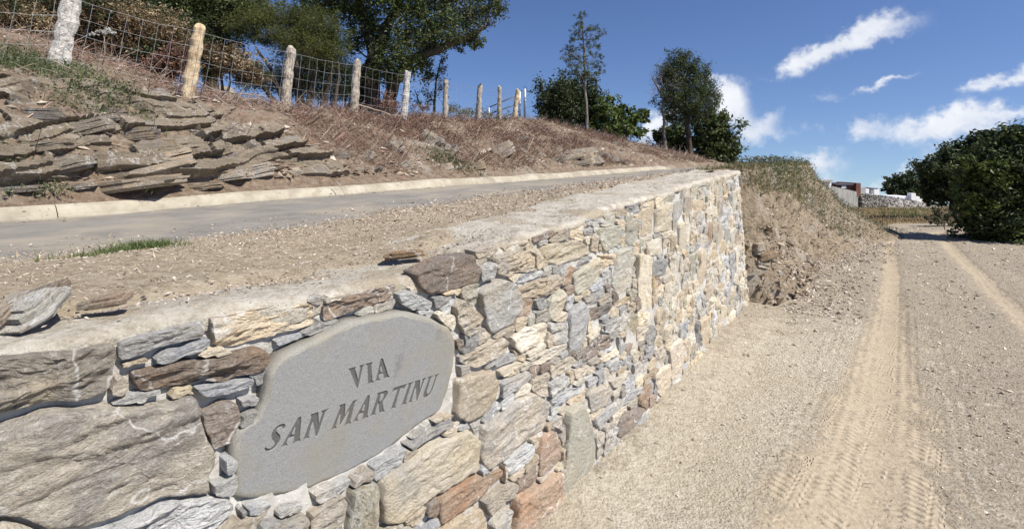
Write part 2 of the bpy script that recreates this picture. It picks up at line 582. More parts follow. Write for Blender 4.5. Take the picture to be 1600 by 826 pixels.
M['leaf_chip'] = leaf_mat('dry_litter', (.15, .105, .068), (.36, .285, .19), (.56, .48, .36), .02)
M['leaf_green'] = leaf_mat('grass_blade', (.05, .085, .02), (.10, .14, .045), (.20, .22, .10))
M['flower'] = leaf_mat('white_umbel', (.6, .6, .55), (.7, .7, .65), (.8, .8, .75))
M['twig'] = leaf_mat('dead_twig', (.12, .085, .06), (.26, .20, .15), (.45, .38, .31), .0)
M['twig_red'] = leaf_mat('dead_stem', (.12, .06, .045), (.24, .13, .10), (.38, .27, .21), .0)


def bark_mat(name, dark, main, light, vs=(1, 1, .25), sc=22):
    m, t, out = new_mat(name)
    v = t.scale(t.node('ShaderNodeTexCoord').outputs['Object'], vs)
    n = t.noise(v, sc, 6, .7)
    n2 = t.noise(v, sc * .3, 4, .6)
    c = t.ramp(n, [(.32, dark), (.5, main), (.7, light)])
    c = t.mix(t.maprange(n2, .5, .65, 0, .5), c, light)
    principled(t, out, c, .95, t.bump(n, .9, .02), .1)
    return m


M['bark_dark'] = bark_mat('dark_bark', (.02, .016, .012), (.07, .055, .042), (.14, .115, .09))
M['bark_grey'] = bark_mat('grey_bark', (.07, .06, .05), (.17, .145, .125), (.28, .25, .22))
M['bark_pine'] = bark_mat('pine_bark', (.09, .06, .045), (.22, .17, .13), (.34, .29, .24))
M['post_white'] = bark_mat('post_white_bark', (.14, .12, .10), (.50, .47, .43), (.70, .67, .62), (1, 1, 1.1), 26)
M['post_bare'] = bark_mat('post_bare_wood', (.20, .13, .08), (.52, .40, .25), (.66, .55, .39), (1, 1, .3), 20)
M['post_bark'] = bark_mat('post_bark', (.11, .085, .06), (.36, .31, .25), (.56, .51, .43), (1, 1, .5), 34)


def plain(name, c, rough=.6, metal=0.0, bump=0, bscale=40, var=.25):
    m, t, out = new_mat(name)
    v = t.node('ShaderNodeTexCoord').outputs['Object']
    n = t.noise(v, bscale * .25, 5, .65)
    cc = t.mix(t.maprange(n, .3, .7, 0, 1, False), tuple(x * (1 - var) for x in c), tuple(min(1, x * (1 + var)) for x in c))
    nb = t.bump(t.noise(v, bscale, 5, .7), bump, .01) if bump else None
    principled(t, out, cc, rough, nb, .4, Metallic=metal)
    return m


M['wire'] = plain('galvanised_wire', (.42, .42, .42), .45, .6)
M['rust_wire'] = plain('rusty_wire', (.16, .10, .07), .8, .2)
M['galv'] = plain('galvanised_steel', (.55, .56, .57), .5, .5)
M['rail'] = plain('dark_rail', (.10, .11, .13), .5, .3)
M['white'] = plain('white_marble', (.78, .78, .77), .6, 0, .2, 30, .06)
M['concrete'] = plain('grey_concrete', (.24, .235, .22), .95, 0, .5, 18, .3)
M['rust'] = plain('rusty_brown_panel', (.17, .075, .055), .85, 0, .3, 20, .3)
M['darkroof'] = plain('dark_slate', (.09, .09, .10), .8, 0, .3, 20, .2)
M['tomb_grey'] = plain('grey_render', (.38, .37, .36), .9, 0, .3, 20, .2)


def plaque_mat(name, base, light, warm, aged=True):
    m, t, out = new_mat(name)
    v = t.node('ShaderNodeTexCoord').outputs['Object']
    n = t.noise(t.scale(v, (1, 1, 1)), 300.0, 3, .75)
    n2 = t.noise(v, 4.0, 5, .6)
    n3 = t.noise(t.scale(v, (1, 1, 5)), 10.0, 5, .6)
    c = t.mix(t.maprange(n, .33, .67, 0, 1, False), base, light)
    c = t.mix(t.maprange(n2, .48, .64, 0, .65), c, warm)
    c = t.mix(t.maprange(n3, .58, .76, 0, .22), c, light)
    if not aged:
        light = warm
    st = t.noise(t.scale(v, (1, 1, .5)), 9.0, 7, .7)
    c = t.mix(t.maprange(st, .58, .72, 0, .45), c, tuple(x * .62 for x in base))
    vein = t.math('ABSOLUTE', t.math('SUBTRACT', t.noise(v, 2.4, 4, .5), .5))
    c = t.mix(t.maprange(vein, .005, .001, 0, .07 if aged else 0), c, (.45, .44, .41))
    h = t.math('ADD', t.math('MULTIPLY', n, .5), t.noise(v, 60, 5, .7))
    principled(t, out, c, .8, t.bump(h, .45, .006), .3)
    return m


M['plaque'] = plaque_mat('plaque_stone', (.175, .177, .175), (.285, .287, .28), (.235, .222, .185))
M['plaque_edge'] = plaque_mat('plaque_broken_edge', (.185, .178, .155), (.31, .295, .26), (.26, .235, .18))
M['letter'] = plaque_mat('carved_letter', (.070, .070, .066), (.12, .12, .115), (.11, .107, .10), False)

# ---------------------------------------------------------------- the lie of the land
# u runs along the retaining wall, p runs uphill away from its top edge
UH = np.array([.587, .8096])
T0 = np.array([.107, 2.32])


def xy(u, p):
    return T0[0] + u * UH[0] - p * UH[1], T0[1] + u * UH[1] + p * UH[0]


def up(X, Y):
    dx, dy = X - T0[0], Y - T0[1]
    return dx * UH[0] + dy * UH[1], -dx * UH[1] + dy * UH[0]


def lut(pairs):
    a = np.array(pairs, float)
    return lambda x: np.interp(x, a[:, 0], a[:, 1])


z_top = lut([(-6, 1.28), (-1.75, 1.26), (-1.2, 1.24), (-.77, 1.20), (-.3, 1.245), (.41, 1.28), (1.2, 1.325), (2.3, 1.385), (3.9, 1.45), (6, 1.47), (9, 1.45), (14, 1.38), (26, 1.2)])
z_ae = lut([(-3, 1.15), (-1.43, 1.152), (-.29, 1.152), (.73, 1.19), (1.29, 1.204), (2.44, 1.225), (4.37, 1.28), (9.4, 1.34), (14, 1.37), (26, 1.25)])
z_k = lut([(-3, 1.155), (-1.24, 1.16), (-.43, 1.161), (.52, 1.183), (2.15, 1.20), (3, 1.213), (4.77, 1.216), (7.75, 1.246), (11.9, 1.30), (15, 1.335), (18, 1.32), (26, 1.2)])
z_f = lut([(-6, 2.75), (-.4, 2.44), (.9, 2.30), (2.4, 2.30), (3.8, 2.36), (5, 2.35), (6.8, 2.44), (8.25, 2.51), (9.9, 2.65), (11.8, 2.84), (13, 2.66), (15.5, 2.4), (18.5, 2.08), (23.5, 1.55), (30, 1.2)])
p_f = lut([(-.4, 6.05), (.9, 6.1), (2.4, 6.3), (3.8, 6.5), (5, 6.55), (6.8, 7.0), (8.25, 7.2), (9.9, 7.8), (11.8, 8.5), (14, 7.6), (30, 7)])
rise = lut([(-4, 2.2), (0, 1.5), (1.5, .9), (3, .45), (6, .12), (9, .1), (12, .05), (20, 0)])
p_kerb = 3.6


def height(u, p, bumps=True):
    u = np.asarray(u, float)
    p = np.asarray(p, float)
    t1 = np.clip(p / 1.9, 0, 1)
    t1 = t1 * t1 * (3 - 2 * t1)
    t2 = np.clip((p - 1.9) / 1.7, 0, 1)
    a, b, c = z_top(u), z_ae(u), z_k(u)
    z = np.where(p < 1.9, a + (b - a) * t1, b + (c - b) * t2)
    pf, zf = p_f(u), z_f(u)
    t3 = np.clip((p - 3.74) / np.maximum(pf - 3.74, .5), 0, 1)
    g_steep = 1 - (1 - t3) ** 2.6
    g_soft = 1 - (1 - t3) ** 1.45
    ws = np.clip((2.6 - u) / 1.6, 0, 1)
    g = g_steep * ws + g_soft * (1 - ws)
    zb = c + .10 + (zf - c - .10) * g
    q = np.maximum(p - pf, 0)
    zb = zb + rise(u) * (1 - np.exp(-q / 2.6)) - np.maximum(q - 5, 0) * .16
    z = np.where(p > 3.74, zb, z)
    if bumps:
        X, Y = xy(u, p)
        P = np.stack([np.ravel(X), np.ravel(Y), np.zeros(np.size(X))], 1)
        n = (fbm(P * .9, 4, 5) * .15 + fbm(P * 3.2, 4, 9) * .085 + np.abs(fbm(P * 7.0, 3, 10)) * .04).reshape(np.shape(X))
        z = z + n * np.clip((p - 3.8) / .5, 0, 1)
    return z


def hit(px, py, y0=1.0, y1=45.0):
    """where the sight line through a photo pixel meets the upper ground"""
    Y = np.linspace(y0, y1, 1800)
    X = (px - CX) / F * Y
    Z = EYE + (HY - py) / F * Y
    u, p = up(X, Y)
    h = height(u, p)
    idx = np.nonzero((Z < h) & (p > .2))[0]
    i = idx[0] if len(idx) else len(Y) - 1
    return Vector((X[i], Y[i], Z[i]))


def ground_z(X, Y, bumps=True):
    """the lower ground: level along the wall, falling gently to the cemetery, then away down the hill"""
    X = np.asarray(X, float)
    Y = np.asarray(Y, float)
    z = np.interp(Y, [-50, 0, 10, 14, 20, 28, 34, 60, 150, 600, 2000], [-1.5, 0, 0, -.20, -.62, -1.10, -1.6, -8, -30, -160, -560])
    z = z - np.maximum(X - .85 * np.maximum(Y, 0) - 4, 0) * .18
    z = z - np.maximum(-X - 25, 0) * .35
    u, p = up(X, Y)
    z = z + np.clip(1 - np.abs(p + .1) / .35, 0, 1) * .05 * ((u > -3) & (u < 4.2))
    if bumps:
        P = np.stack([np.ravel(X), np.ravel(Y), np.zeros(np.size(X))], 1)
        z = z + (fbm(P * 1.1, 3, 21) * .03 + fbm(P * 7, 3, 22) * .010).reshape(np.shape(X))
    return z


def hit_low(px, py, y0=1.5, y1=60.0):
    Y = np.linspace(y0, y1, 3000)
    X = (px - CX) / F * Y
    Z = EYE + (HY - py) / F * Y
    idx = np.nonzero(Z < ground_z(X, Y))[0]
    i = idx[0] if len(idx) else len(Y) - 1
    return Vector((X[i], Y[i], Z[i]))


# ---------------------------------------------------------------- lower ground
def poly_dist(X, Y, pts):
    """distance to a polyline, signed side, and the length along it"""
    best = np.full(X.shape, 1e9)
    side = np.zeros(X.shape)
    along = np.zeros(X.shape)
    L = 0.0
    for (a, b) in zip(pts[:-1], pts[1:]):
        a, b = np.array(a), np.array(b)
        d = b - a
        ln = np.hypot(*d)
        t = np.clip(((X - a[0]) * d[0] + (Y - a[1]) * d[1]) / ln ** 2, 0, 1)
        cx, cy = a[0] + t * d[0], a[1] + t * d[1]
        dist = np.hypot(X - cx, Y - cy)
        m = dist < best
        s = ((X - a[0]) * d[1] - (Y - a[1]) * d[0]) / ln
        best = np.where(m, dist, best)
        side = np.where(m, s, side)
        along = np.where(m, L + t * ln, along)
        L += ln
    return best, side, along


RUT1 = [(.1, .5), (1.47, 2.2), (2.28, 3.2), (3.05, 4.2), (4.05, 5.5), (5.15, 6.95), (6.2, 8.4), (7.6, 10.3), (9.0, 12.2), (12, 15)]
RUT2 = [(2.6, 1.2), (3.9, 3.2), (5.08, 5.08), (6.17, 6.67), (7.76, 9.0), (9.6, 11.6), (12.6, 14.4)]


def ground():
    xs = np.concatenate([-np.geomspace(600, 3.2, 34), np.arange(-3, 9.2, .045), 9.2 + np.geomspace(.1, 600, 40)])
    ys = np.concatenate([-np.geomspace(60, 1.2, 12), np.arange(-1, 13.5, .05), 13.5 + np.geomspace(.1, 1200, 60)])
    X, Y = np.meshgrid(xs, ys, indexing='ij')
    Z = ground_z(X, Y)
    d1, s1, a1 = poly_dist(X, Y, RUT1)
    d2, s2, a2 = poly_dist(X, Y, RUT2)
    w1 = np.interp(Y, [2, 3, 4.5, 6, 12], [.62, .47, .26, .17, .14])
    s = np.maximum(np.clip(1.25 - d1 / w1, 0, 1), np.clip(1.25 - d2 / .17, 0, 1))
    s = s * np.clip((13.4 - Y) / 1.5, 0, 1)
    Z = Z - .018 * np.clip(1 - d1 / .22, 0, 1) - .018 * np.clip(1 - d2 / .2, 0, 1)
    u, p = up(X, Y)
    pale = np.clip(1.25 - np.abs(p + .8) / 1.15, 0, 1) * np.clip((6.6 - Y) / 2.5, 0, 1)
    # several tyres have passed: tread bands left, centre and right of the sandy strip
    tread = np.zeros_like(X)
    across = np.zeros_like(X)
    for off in (-.36, -.12, .16, .40):
        dd = s1 - off
        m = (np.abs(dd) < .105) & (np.abs(s1) < .7)
        tread = np.where(m, np.clip((8.0 - Y) / 3, 0, 1), tread)
        across = np.where(m, dd, across)
    m2 = np.abs(s2) < .11
    tread = np.where(m2 & (Y < 9), .6, tread)
    across = np.where(m2, s2, across)
    along = np.where(d1 < d2, a1, a2)
    dtr = np.minimum(d1, d2)
    mid = np.minimum(dtr, np.where((s1 * s2) < 0, 0, 9))
    gr = np.clip((Y - 11.2) / 2.0, 0, 1) * np.clip((mid - .25) / .35, 0, 1)
    gr = np.maximum(gr, np.clip((Y - 14.2) / 1.2, 0, 1))
    V = np.stack([X.ravel(), Y.ravel(), Z.ravel()], 1)
    me = mesh_np('ground', V, grid_faces(len(xs), len(ys)), M['ground'], smooth=True)
    for nme, val in (('sand', s), ('pale', pale), ('grassy', gr), ('tread', tread), ('tread_across', across), ('tread_along', along)):
        set_attr(me, nme, val.ravel())
    tag(link('ground', me), kind='structure')


ground()


# ---------------------------------------------------------------- upper terrace: verge, road, kerb, bank
p_edge = lambda u: np.where(u < 10, -.06 + .20 * np.clip((4.45 - u) / .35, 0, 1), -.06 + np.maximum(u - 10, 0) ** 1.5 * .14)


def sheet(name, us, ps, mat, fn, smooth=True, attr=None):
    U, P = np.meshgrid(us, ps, indexing='ij')
    U, P, Z = fn(U, P)
    X, Y = xy(U, P)
    me = mesh_np(name, np.stack([X.ravel(), Y.ravel(), Z.ravel()], 1), grid_faces(*U.shape), mat, smooth=smooth)
    return tag(link(name, me), kind='structure')


def n2d(U, P, sc, seed, oct=3):
    q = np.stack([U.ravel() * sc, P.ravel() * sc, np.zeros(U.size)], 1)
    return fbm(q, oct, seed).reshape(U.shape)


def verge_z(U, P):
    z = height(U, P, False)
    wall = (U < 4.15)
    front = np.clip((P + n2d(U, P * 0, 1.9, 37, 4) * .22 - .08 - .13 * np.clip(U + .6, 0, 2)) / .16, 0, 1)
    thick = .030 + n2d(U, P, 1.7, 31) * .03 + n2d(U, P, 9, 33) * .012
    thick = np.where(wall, thick * front - .07 * (1 - front), thick)
    pb = 1.9
    thick = thick * np.clip((pb + .15 - P) / .9, -.35, 1) - .06 * np.clip((P - pb + .15) / .4, 0, 1) * (1 + n2d(U, P, 2.4, 35, 4) * 1.2)
    return z + thick


def verge_fn(U, P):
    e = np.maximum(p_edge(U), .08 * (U < 4.15)) + 0.0
    PP = e + P * (2.75 - e) / 2.75
    return U, PP, verge_z(U, PP)


sheet('verge', np.concatenate([np.arange(-5, 4.5, .05), np.arange(4.5, 18.5, .12)]), np.linspace(0, 2.75, 52), M['verge'], verge_fn)
sheet('road', np.concatenate([np.arange(-6, 10, .12), np.arange(10, 26.1, .3)]), np.linspace(1.15, 3.68, 20), M['asphalt'],
      lambda U, P: (U, np.maximum(P, np.where(U > 11, np.minimum(p_edge(U) - .1, 3.66), -9)), height(U, P, False) + .004 + n2d(U, P, 1.2, 41) * .006))
sheet('bank', np.concatenate([np.arange(-6, 12, .085), np.arange(12, 27, .2)]), np.concatenate([[3.5, 3.6], np.arange(3.70, 8.6, .075), np.arange(8.7, 24, .4)]), M['bank'],
      lambda U, P: (U, P, np.where(P < 3.69, height(U, P, False) - .02, height(U, np.maximum(P, 3.745)))))


def kerb():
    root = empty('kerb', (*xy(0, 3.66), 1.16))
    tag(root, kind='structure')
    edges = [-6, -.86, 5.25, 10.4, 13.2]
    for i, (a, b) in enumerate(zip(edges[:-1], edges[1:])):
        us = np.linspace(a + .003, b - .003, 70)
        prof = [(3.600, -.10), (3.603, .012), (3.615, .035), (3.66, .085), (3.70, .102), (3.80, .118), (3.86, .10), (3.88, -.1)]
        V = []
        drop = .07 if i == len(edges) - 2 else 0
        for k, u in enumerate(us):
            for (p, z) in prof:
                w = fbm(np.array([[u * 2.2, p * 9, z * 9]]), 3, 51)[0]
                x, y = xy(u, p + w * .012)
                V.append((x, y, float(z_k(u)) + z + w * .010 * (z > 0) - drop * max(0, (k - 35) / 35) * (z > 0)))
        n = len(prof)
        Fq = grid_faces(len(us), n)
        F3 = []
        for base, flip in ((0, False), ((len(us) - 1) * n, True)):
            for j in range(1, n - 1):
                F3.append((base, base + j + 1, base + j) if not flip else (base, base + j, base + j + 1))
        V = np.array(V) - np.array(root.location)
        link('kerb_segment', mesh_np('kerb_segment', V, [Fq, np.array(F3)], M['kerb'], smooth=False), root)


kerb()


def mound():
    """the raw cut slope that goes on where the wall ends"""
    us = np.concatenate([np.arange(3.75, 12.5, .06), np.arange(12.5, 18.5, .2)])
    ts = np.linspace(0, 1, 34)
    wid = lut([(3.7, .0), (4.02, .03), (4.22, .34), (5, .44), (6, .50), (7, .56), (8.5, .70), (9.5, 1.0), (11, 1.7), (12.5, 2.2), (18, 3)])
    V = np.zeros((len(us), len(ts), 3))
    for i, u in enumerate(us):
        pe = float(p_edge(np.array(u)))
        w = float(wid(u))
        zt = float(verge_z(np.array([[u]]), np.array([[pe + .02]]))[0, 0])
        for j, t in enumerate(ts):
            if t < .12:
                p = pe + .25 * (1 - t / .12)
                z = float(height(u, max(p, 0), False)) + .04 * math.sin(PI * t / .12 / 2)
            else:
                s = (t - .12) / .88
                p = pe - w * (.55 * s + .45 * s ** 2.4)
                gz = float(ground_z(*xy(u, pe - w), False)) - .06
                z = zt + (gz - zt) * s ** .93
            V[i, j] = (*xy(u, p), z)
    P = V.reshape(-1, 3)
    amp = np.clip((ts - .1) / .1, 0, 1) * np.clip((1.04 - ts) / .1, 0, 1)
    amp = np.tile(amp, len(us))
    st = P.copy()
    st[:, 2] *= 2.2
    n = fbm(st * 2.0, 4, 61) * .12 + fbm(st * 7, 3, 62) * .05
    amp = amp * np.repeat(np.clip((us - 4.0) / .8, .02, 1), len(ts))
    P[:, 0] += UH[1] * n * amp
    P[:, 1] -= UH[0] * n * amp
    base = ground_z(P[:, 0], P[:, 1])
    P[:, 2] = np.where(np.tile(ts, len(us)) > .985, np.minimum(P[:, 2], base - .05), P[:, 2])
    me = mesh_np('mound', P, grid_faces(len(us), len(ts)), M['mound'], smooth=True)
    tag(link('mound', me), kind='structure')
    return V.reshape(len(us), len(ts), 3), us, ts


MOUND, MU, MTS = mound()

# ---------------------------------------------------------------- the retaining wall
BAT = .1 / 1.3
UV3 = Vector((UH[0], UH[1], 0))
NOUT = Vector((UH[1], -UH[0], 0))


def wall_pt(u, v, d=0.0):
    """point of the wall's battered face: u along, v up, d proud of the face"""
    o = .1 * (1 - v / 1.3) + d
    return Vector((T0[0] + u * UH[0] + NOUT.x * o, T0[1] + u * UH[1] + NOUT.y * o, v))


def wall_uv(px, py):
    k, m = (px - CX) / F, (HY - py) / F
    Y = (.1 - BAT * EYE - (-T0[0] * UH[1] + T0[1] * UH[0])) / (UH[1] * k - UH[0] + BAT * m)
    X, z = k * Y, EYE + m * Y
    return (X - T0[0]) * UH[0] + (Y - T0[1]) * UH[1], z


TILE = {'A': (0, 500, 2.5325), 'B': (350, 480, 2.387), 'C': (680, 480, 2.387), 'D': (400, 280, 2.7525), 'E': (680, 260, 4.13), 'F': (800, 240, 2.7525), 'P': (0, 0, 1)}
TRACED = [
    ('A', 'h', [(0, 135), (180, 112), (440, 75), (455, 140), (440, 230), (400, 280), (330, 312), (150, 330), (0, 370), (-140, 400), (-140, 150)]),
    ('A', 'g', [(450, 80), (620, 30), (795, -8), (803, 60), (700, 85), (600, 120), (470, 160), (452, 140)]),
    ('P', 't', [(322, 495), (400, 480), (470, 470), (490, 476), (493, 505), (440, 522), (355, 543), (330, 540)]),
    ('A', 'l', [(605, 150), (640, 120), (790, 70), (820, 68), (826, 95), (770, 125), (660, 168), (605, 165)]),
    ('A', 't', [(465, 170), (590, 140), (598, 160), (470, 192)]),
    ('A', 't', [(440, 215), (470, 205), (500, 215), (508, 260), (480, 305), (428, 300), (425, 270)]),
    ('A', 'n', [(515, 205), (700, 160), (900, 130), (1013, 100), (1050, 110), (1062, 140), (1013, 200), (880, 240), (700, 255), (530, 282), (512, 260)]),
    ('A', 'l', [(755, 262), (880, 240), (1000, 222), (1000, 255), (900, 292), (790, 302)]),
    ('A', 'b', [(930, 310), (1000, 290), (1030, 300), (1010, 340), (945, 350)]),
    ('A', 'n', [(790, 355), (880, 310), (930, 320), (945, 400), (925, 470), (845, 520), (825, 470), (790, 390)]),
    ('A', 'h', [(-150, 460), (0, 410), (150, 350), (380, 335), (640, 320), (755, 290), (785, 370), (800, 430), (850, 520), (850, 570), (815, 600), (835, 680), (640, 700), (450, 790), (330, 820), (200, 830), (0, 760), (-150, 780)]),
    ('A', 'l', [(340, 840), (480, 797), (640, 712), (835, 692), (905, 690), (925, 740), (880, 800), (700, 900), (400, 930)]),
    ('A', 'c', [(0, 775), (190, 845), (320, 845), (350, 900), (300, 1000), (0, 1060), (-150, 900)]),
    ('A', 'l', [(870, 540), (900, 520), (930, 545), (920, 600), (885, 620)]),
    ('A', 'b', [(935, 745), (970, 730), (978, 760), (945, 785)]),
    ('B', 'l', [(175, 125), (320, 85), (325, 100), (190, 148)]),
    ('P', 'n', [(500, 478), (560, 455), (620, 442), (612, 465), (560, 485), (505, 503)]),
    ('B', 'c', [(575, 640), (640, 590), (760, 500), (900, 450), (945, 490), (950, 600), (880, 640), (760, 720), (640, 800), (590, 805), (575, 760)]),
    ('B', 'p', [(465, 670), (560, 640), (575, 700), (572, 830), (560, 900), (450, 900), (448, 826)]),
    ('B', 't', [(310, 760), (440, 690), (450, 720), (442, 830), (430, 930), (310, 930)]),
    ('B', 'g', [(120, 800), (300, 760), (303, 840), (300, 940), (110, 950)]),
    ('B', 'b', [(670, 515), (760, 452), (850, 418), (850, 435), (760, 480), (690, 525)]),
    ('C', 'k', [(80, 215), (125, 205), (130, 240), (90, 265)]),
    ('C', 't', [(90, 195), (150, 145), (250, 105), (272, 130), (270, 160), (200, 195), (140, 225)]),
    ('C', 'c', [(275, 110), (330, 70), (400, 50), (415, 80), (410, 120), (370, 150), (310, 172), (285, 150)]),
    ('C', 't', [(70, 270), (110, 245), (200, 228), (222, 270), (210, 340), (180, 400), (110, 430), (65, 400)]),
    ('C', 'b', [(210, 205), (290, 165), (295, 190), (225, 225)]),
    ('C', 'c', [(225, 235), (300, 195), (325, 205), (320, 220), (240, 262)]),
    ('C', 'g', [(225, 275), (340, 230), (350, 262), (290, 300), (230, 338)]),
    ('C', 'c', [(330, 190), (420, 150), (485, 130), (490, 150), (440, 190), (360, 215)]),
    ('C', 'c', [(420, 215), (500, 175), (530, 200), (500, 225), (440, 270), (420, 260)]),
    ('C', 'g', [(420, 280), (490, 250), (500, 285), (450, 330), (420, 335)]),
    ('C', 'b', [(490, 20), (530, -25), (560, 0), (565, 90), (555, 130), (520, 165), (495, 150)]),
    ('C', 'g', [(420, 60), (485, 50), (490, 130), (440, 140), (425, 100)]),
    ('C', 'k', [(165, 440), (290, 340), (350, 310), (420, 350), (425, 400), (400, 450), (310, 520), (230, 590), (190, 605), (160, 560)]),
    ('C', 't', [(355, 265), (415, 235), (420, 330), (390, 330), (350, 305)]),
    ('C', 'o', [(385, 480), (430, 450), (465, 500), (465, 570), (440, 610), (385, 632), (380, 560)]),
    ('C', 'p', [(472, 380), (520, 345), (545, 380), (570, 430), (595, 520), (605, 620), (560, 700), (490, 760), (472, 740), (478, 560)]),
    ('C', 'o', [(285, 700), (390, 650), (462, 605), (470, 700), (462, 790), (440, 830), (400, 920), (285, 920)]),
    ('C', 'o', [(5, 710), (100, 640), (250, 600), (252, 625), (180, 700), (90, 760), (10, 810)]),
    ('C', 'k', [(165, 720), (270, 640), (300, 650), (290, 700), (200, 780)]),
    ('C', 'l', [(250, 580), (300, 530), (360, 500), (370, 550), (340, 580), (270, 630)]),
    ('C', 'n', [(300, 640), (350, 600), (380, 580), (380, 640), (300, 690)]),
    ('C', 't', [(5, 830), (80, 770), (160, 735), (190, 826), (150, 900), (5, 940)]),
    ('C', 'g', [(200, 795), (275, 735), (278, 830), (278, 910), (200, 930)]),
    ('C', 'b', [(0, 430), (50, 410), (65, 425), (20, 455), (0, 465)]),
    ('C', 'g', [(120, 430), (155, 425), (165, 455), (155, 490)]),
    ('C', 'n', [(540, 180), (600, 100), (640, 100), (650, 140), (600, 180), (545, 205)]),
    ('C', 't', [(505, 230), (600, 205), (600, 240), (520, 270)]),
    ('C', 'k', [(560, 320), (640, 280), (660, 310), (650, 350), (580, 400)]),
    ('C', 'b', [(585, 410), (680, 340), (765, 290), (770, 310), (690, 375), (590, 445)]),
    ('C', 'k', [(730, 210), (790, 185), (790, 230), (740, 270)]),
    ('C', 'n', [(680, 410), (750, 360), (780, 375), (740, 450), (700, 495), (675, 480)]),
    ('C', 'k', [(620, 440), (660, 415), (672, 490), (660, 545), (625, 560)]),
    ('C', 'l', [(425, 340), (540, 285), (545, 310), (470, 365), (430, 395)]),
    ('C', 'k', [(430, 410), (463, 395), (466, 450), (425, 440)]),
    ('C', 't', [(860, 150), (910, 110), (930, 160), (915, 260), (885, 280), (870, 210)]),
    ('C', 't', [(810, 250), (880, 200), (880, 290), (845, 340), (825, 310)]),
    ('C', 'o', [(790, 330), (820, 320), (820, 370), (795, 385)]),
    ('C', 'b', [(560, 270), (600, 250), (605, 275), (565, 300)]),
    ('C', 'g', [(615, 60), (690, 30), (690, 60), (640, 95), (615, 90)]),
    ('C', 'c', [(605, 190), (680, 150), (685, 175), (610, 210)]),
    ('C', 'b', [(640, 220), (730, 175), (730, 205), (650, 245)]),
    ('C', 'c', [(645, 275), (720, 230), (720, 260), (660, 300)]),
    ('C', 't', [(770, 260), (830, 220), (835, 245), (775, 295)]),
    ('D', 'n', [(665, 400), (800, 335), (920, 318), (950, 390), (940, 440), (850, 470), (740, 500), (690, 460)]),
    ('D', 'l', [(595, 490), (650, 470), (745, 525), (740, 550), (660, 570), (605, 530)]),
    ('D', 'c', [(640, 460), (670, 450), (690, 490), (645, 490)]),
    ('D', 't', [(830, 540), (870, 505), (940, 560), (965, 590), (950, 650), (920, 690), (890, 670), (850, 610)]),
    ('D', 'g', [(940, 480), (1040, 420), (1101, 440), (1140, 540), (1101, 620), (1010, 668), (980, 640), (960, 540)]),
    ('D', 'b', [(745, 505), (840, 490), (820, 530), (760, 560)]),
    ('D', 'n', [(850, 690), (885, 680), (890, 720), (865, 740)]),
    ('D', 'k', [(865, 760), (910, 740), (905, 800), (870, 790)]),
    ('E', 't', [(240, 545), (380, 505), (410, 540), (350, 590), (260, 600)]),
    ('E', 't', [(375, 590), (480, 550), (600, 543), (640, 580), (640, 640), (560, 680), (460, 710), (385, 690)]),
    ('E', 'g', [(270, 650), (370, 605), (380, 650), (370, 720), (275, 750)]),
    ('E', 'l', [(510, 730), (560, 690), (690, 665), (690, 700), (600, 740), (520, 755)]),
    ('E', 't', [(530, 790), (640, 730), (780, 690), (805, 740), (780, 800), (640, 850), (540, 850)]),
    ('E', 'c', [(670, 520), (750, 490), (900, 470), (980, 510), (1000, 560), (930, 600), (800, 640), (720, 620), (680, 570)]),
    ('E', 'c', [(415, 522), (580, 465), (600, 482), (500, 530), (420, 545)]),
    ('E', 'n', [(610, 455), (760, 405), (768, 440), (700, 470), (612, 490)]),
    ('F', 'g', [(300, 285), (390, 268), (400, 295), (320, 310)]),
    ('F', 'g', [(295, 325), (345, 315), (345, 350), (300, 350)]),
    ('F', 'p', [(365, 320), (455, 305), (455, 390), (400, 425), (370, 380)]),
    ('F', 't', [(330, 360), (362, 345), (368, 430), (335, 420)]),
    ('F', 't', [(365, 435), (440, 425), (440, 475), (390, 495)]),
    ('F', 'p', [(250, 520), (370, 440), (375, 530), (330, 580), (270, 610)]),
    ('F', 'p', [(485, 300), (520, 275), (545, 310), (540, 370), (505, 400), (485, 370)]),
    ('F', 'c', [(605, 240), (680, 208), (683, 330), (612, 345)]),
    ('F', 't', [(550, 240), (598, 225), (603, 345), (555, 370)]),
    ('F', 'p', [(440, 420), (490, 400), (518, 440), (512, 570), (460, 620), (425, 570)]),
    ('F', 'c', [(518, 420), (575, 435), (590, 560), (605, 660), (560, 690), (535, 600)]),
    ('F', 'c', [(570, 380), (630, 360), (640, 390), (637, 440), (590, 440)]),
    ('F', 'c', [(643, 355), (665, 350), (668, 420), (650, 435)]),
    ('F', 't', [(672, 355), (703, 350), (703, 420), (675, 420)]),
    ('F', 'c', [(706, 300), (740, 290), (748, 400), (725, 435), (712, 380)]),
    ('F', 'b', [(590, 460), (660, 450), (663, 520), (600, 530)]),
    ('F', 'c', [(668, 445), (710, 435), (715, 510), (680, 520)]),
    ('F', 'p', [(750, 440), (780, 420), (795, 540), (770, 550)]),
    ('F', 't', [(730, 182), (758, 180), (763, 290), (745, 300)]),
    ('F', 'b', [(480, 222), (545, 212), (548, 262), (490, 265)]),
    ('F', 'g', [(686, 207), (720, 192), (720, 290), (692, 290)]),
    ('F', 't', [(768, 195), (825, 200), (810, 260), (772, 260)]),
    ('F', 't', [(830, 560), (860, 550), (870, 610), (835, 640)]),
    ('F', 't', [(790, 720), (840, 690), (848, 826), (820, 840)]),
    ('F', 'c', [(890, 650), (915, 645), (930, 720), (900, 740)]),
    ('F', 'g', [(378, 505), (420, 492), (424, 560), (382, 570)]),
    ('F', 'g', [(300, 620), (395, 575), (400, 610), (330, 655)]),
    ('F', 'n', [(315, 670), (420, 640), (420, 680), (330, 720)]),
    ('F', 't', [(430, 640), (500, 610), (510, 640), (440, 660)]),
    ('F', 'b', [(380, 720), (470, 695), (465, 740), (390, 770)]),
]
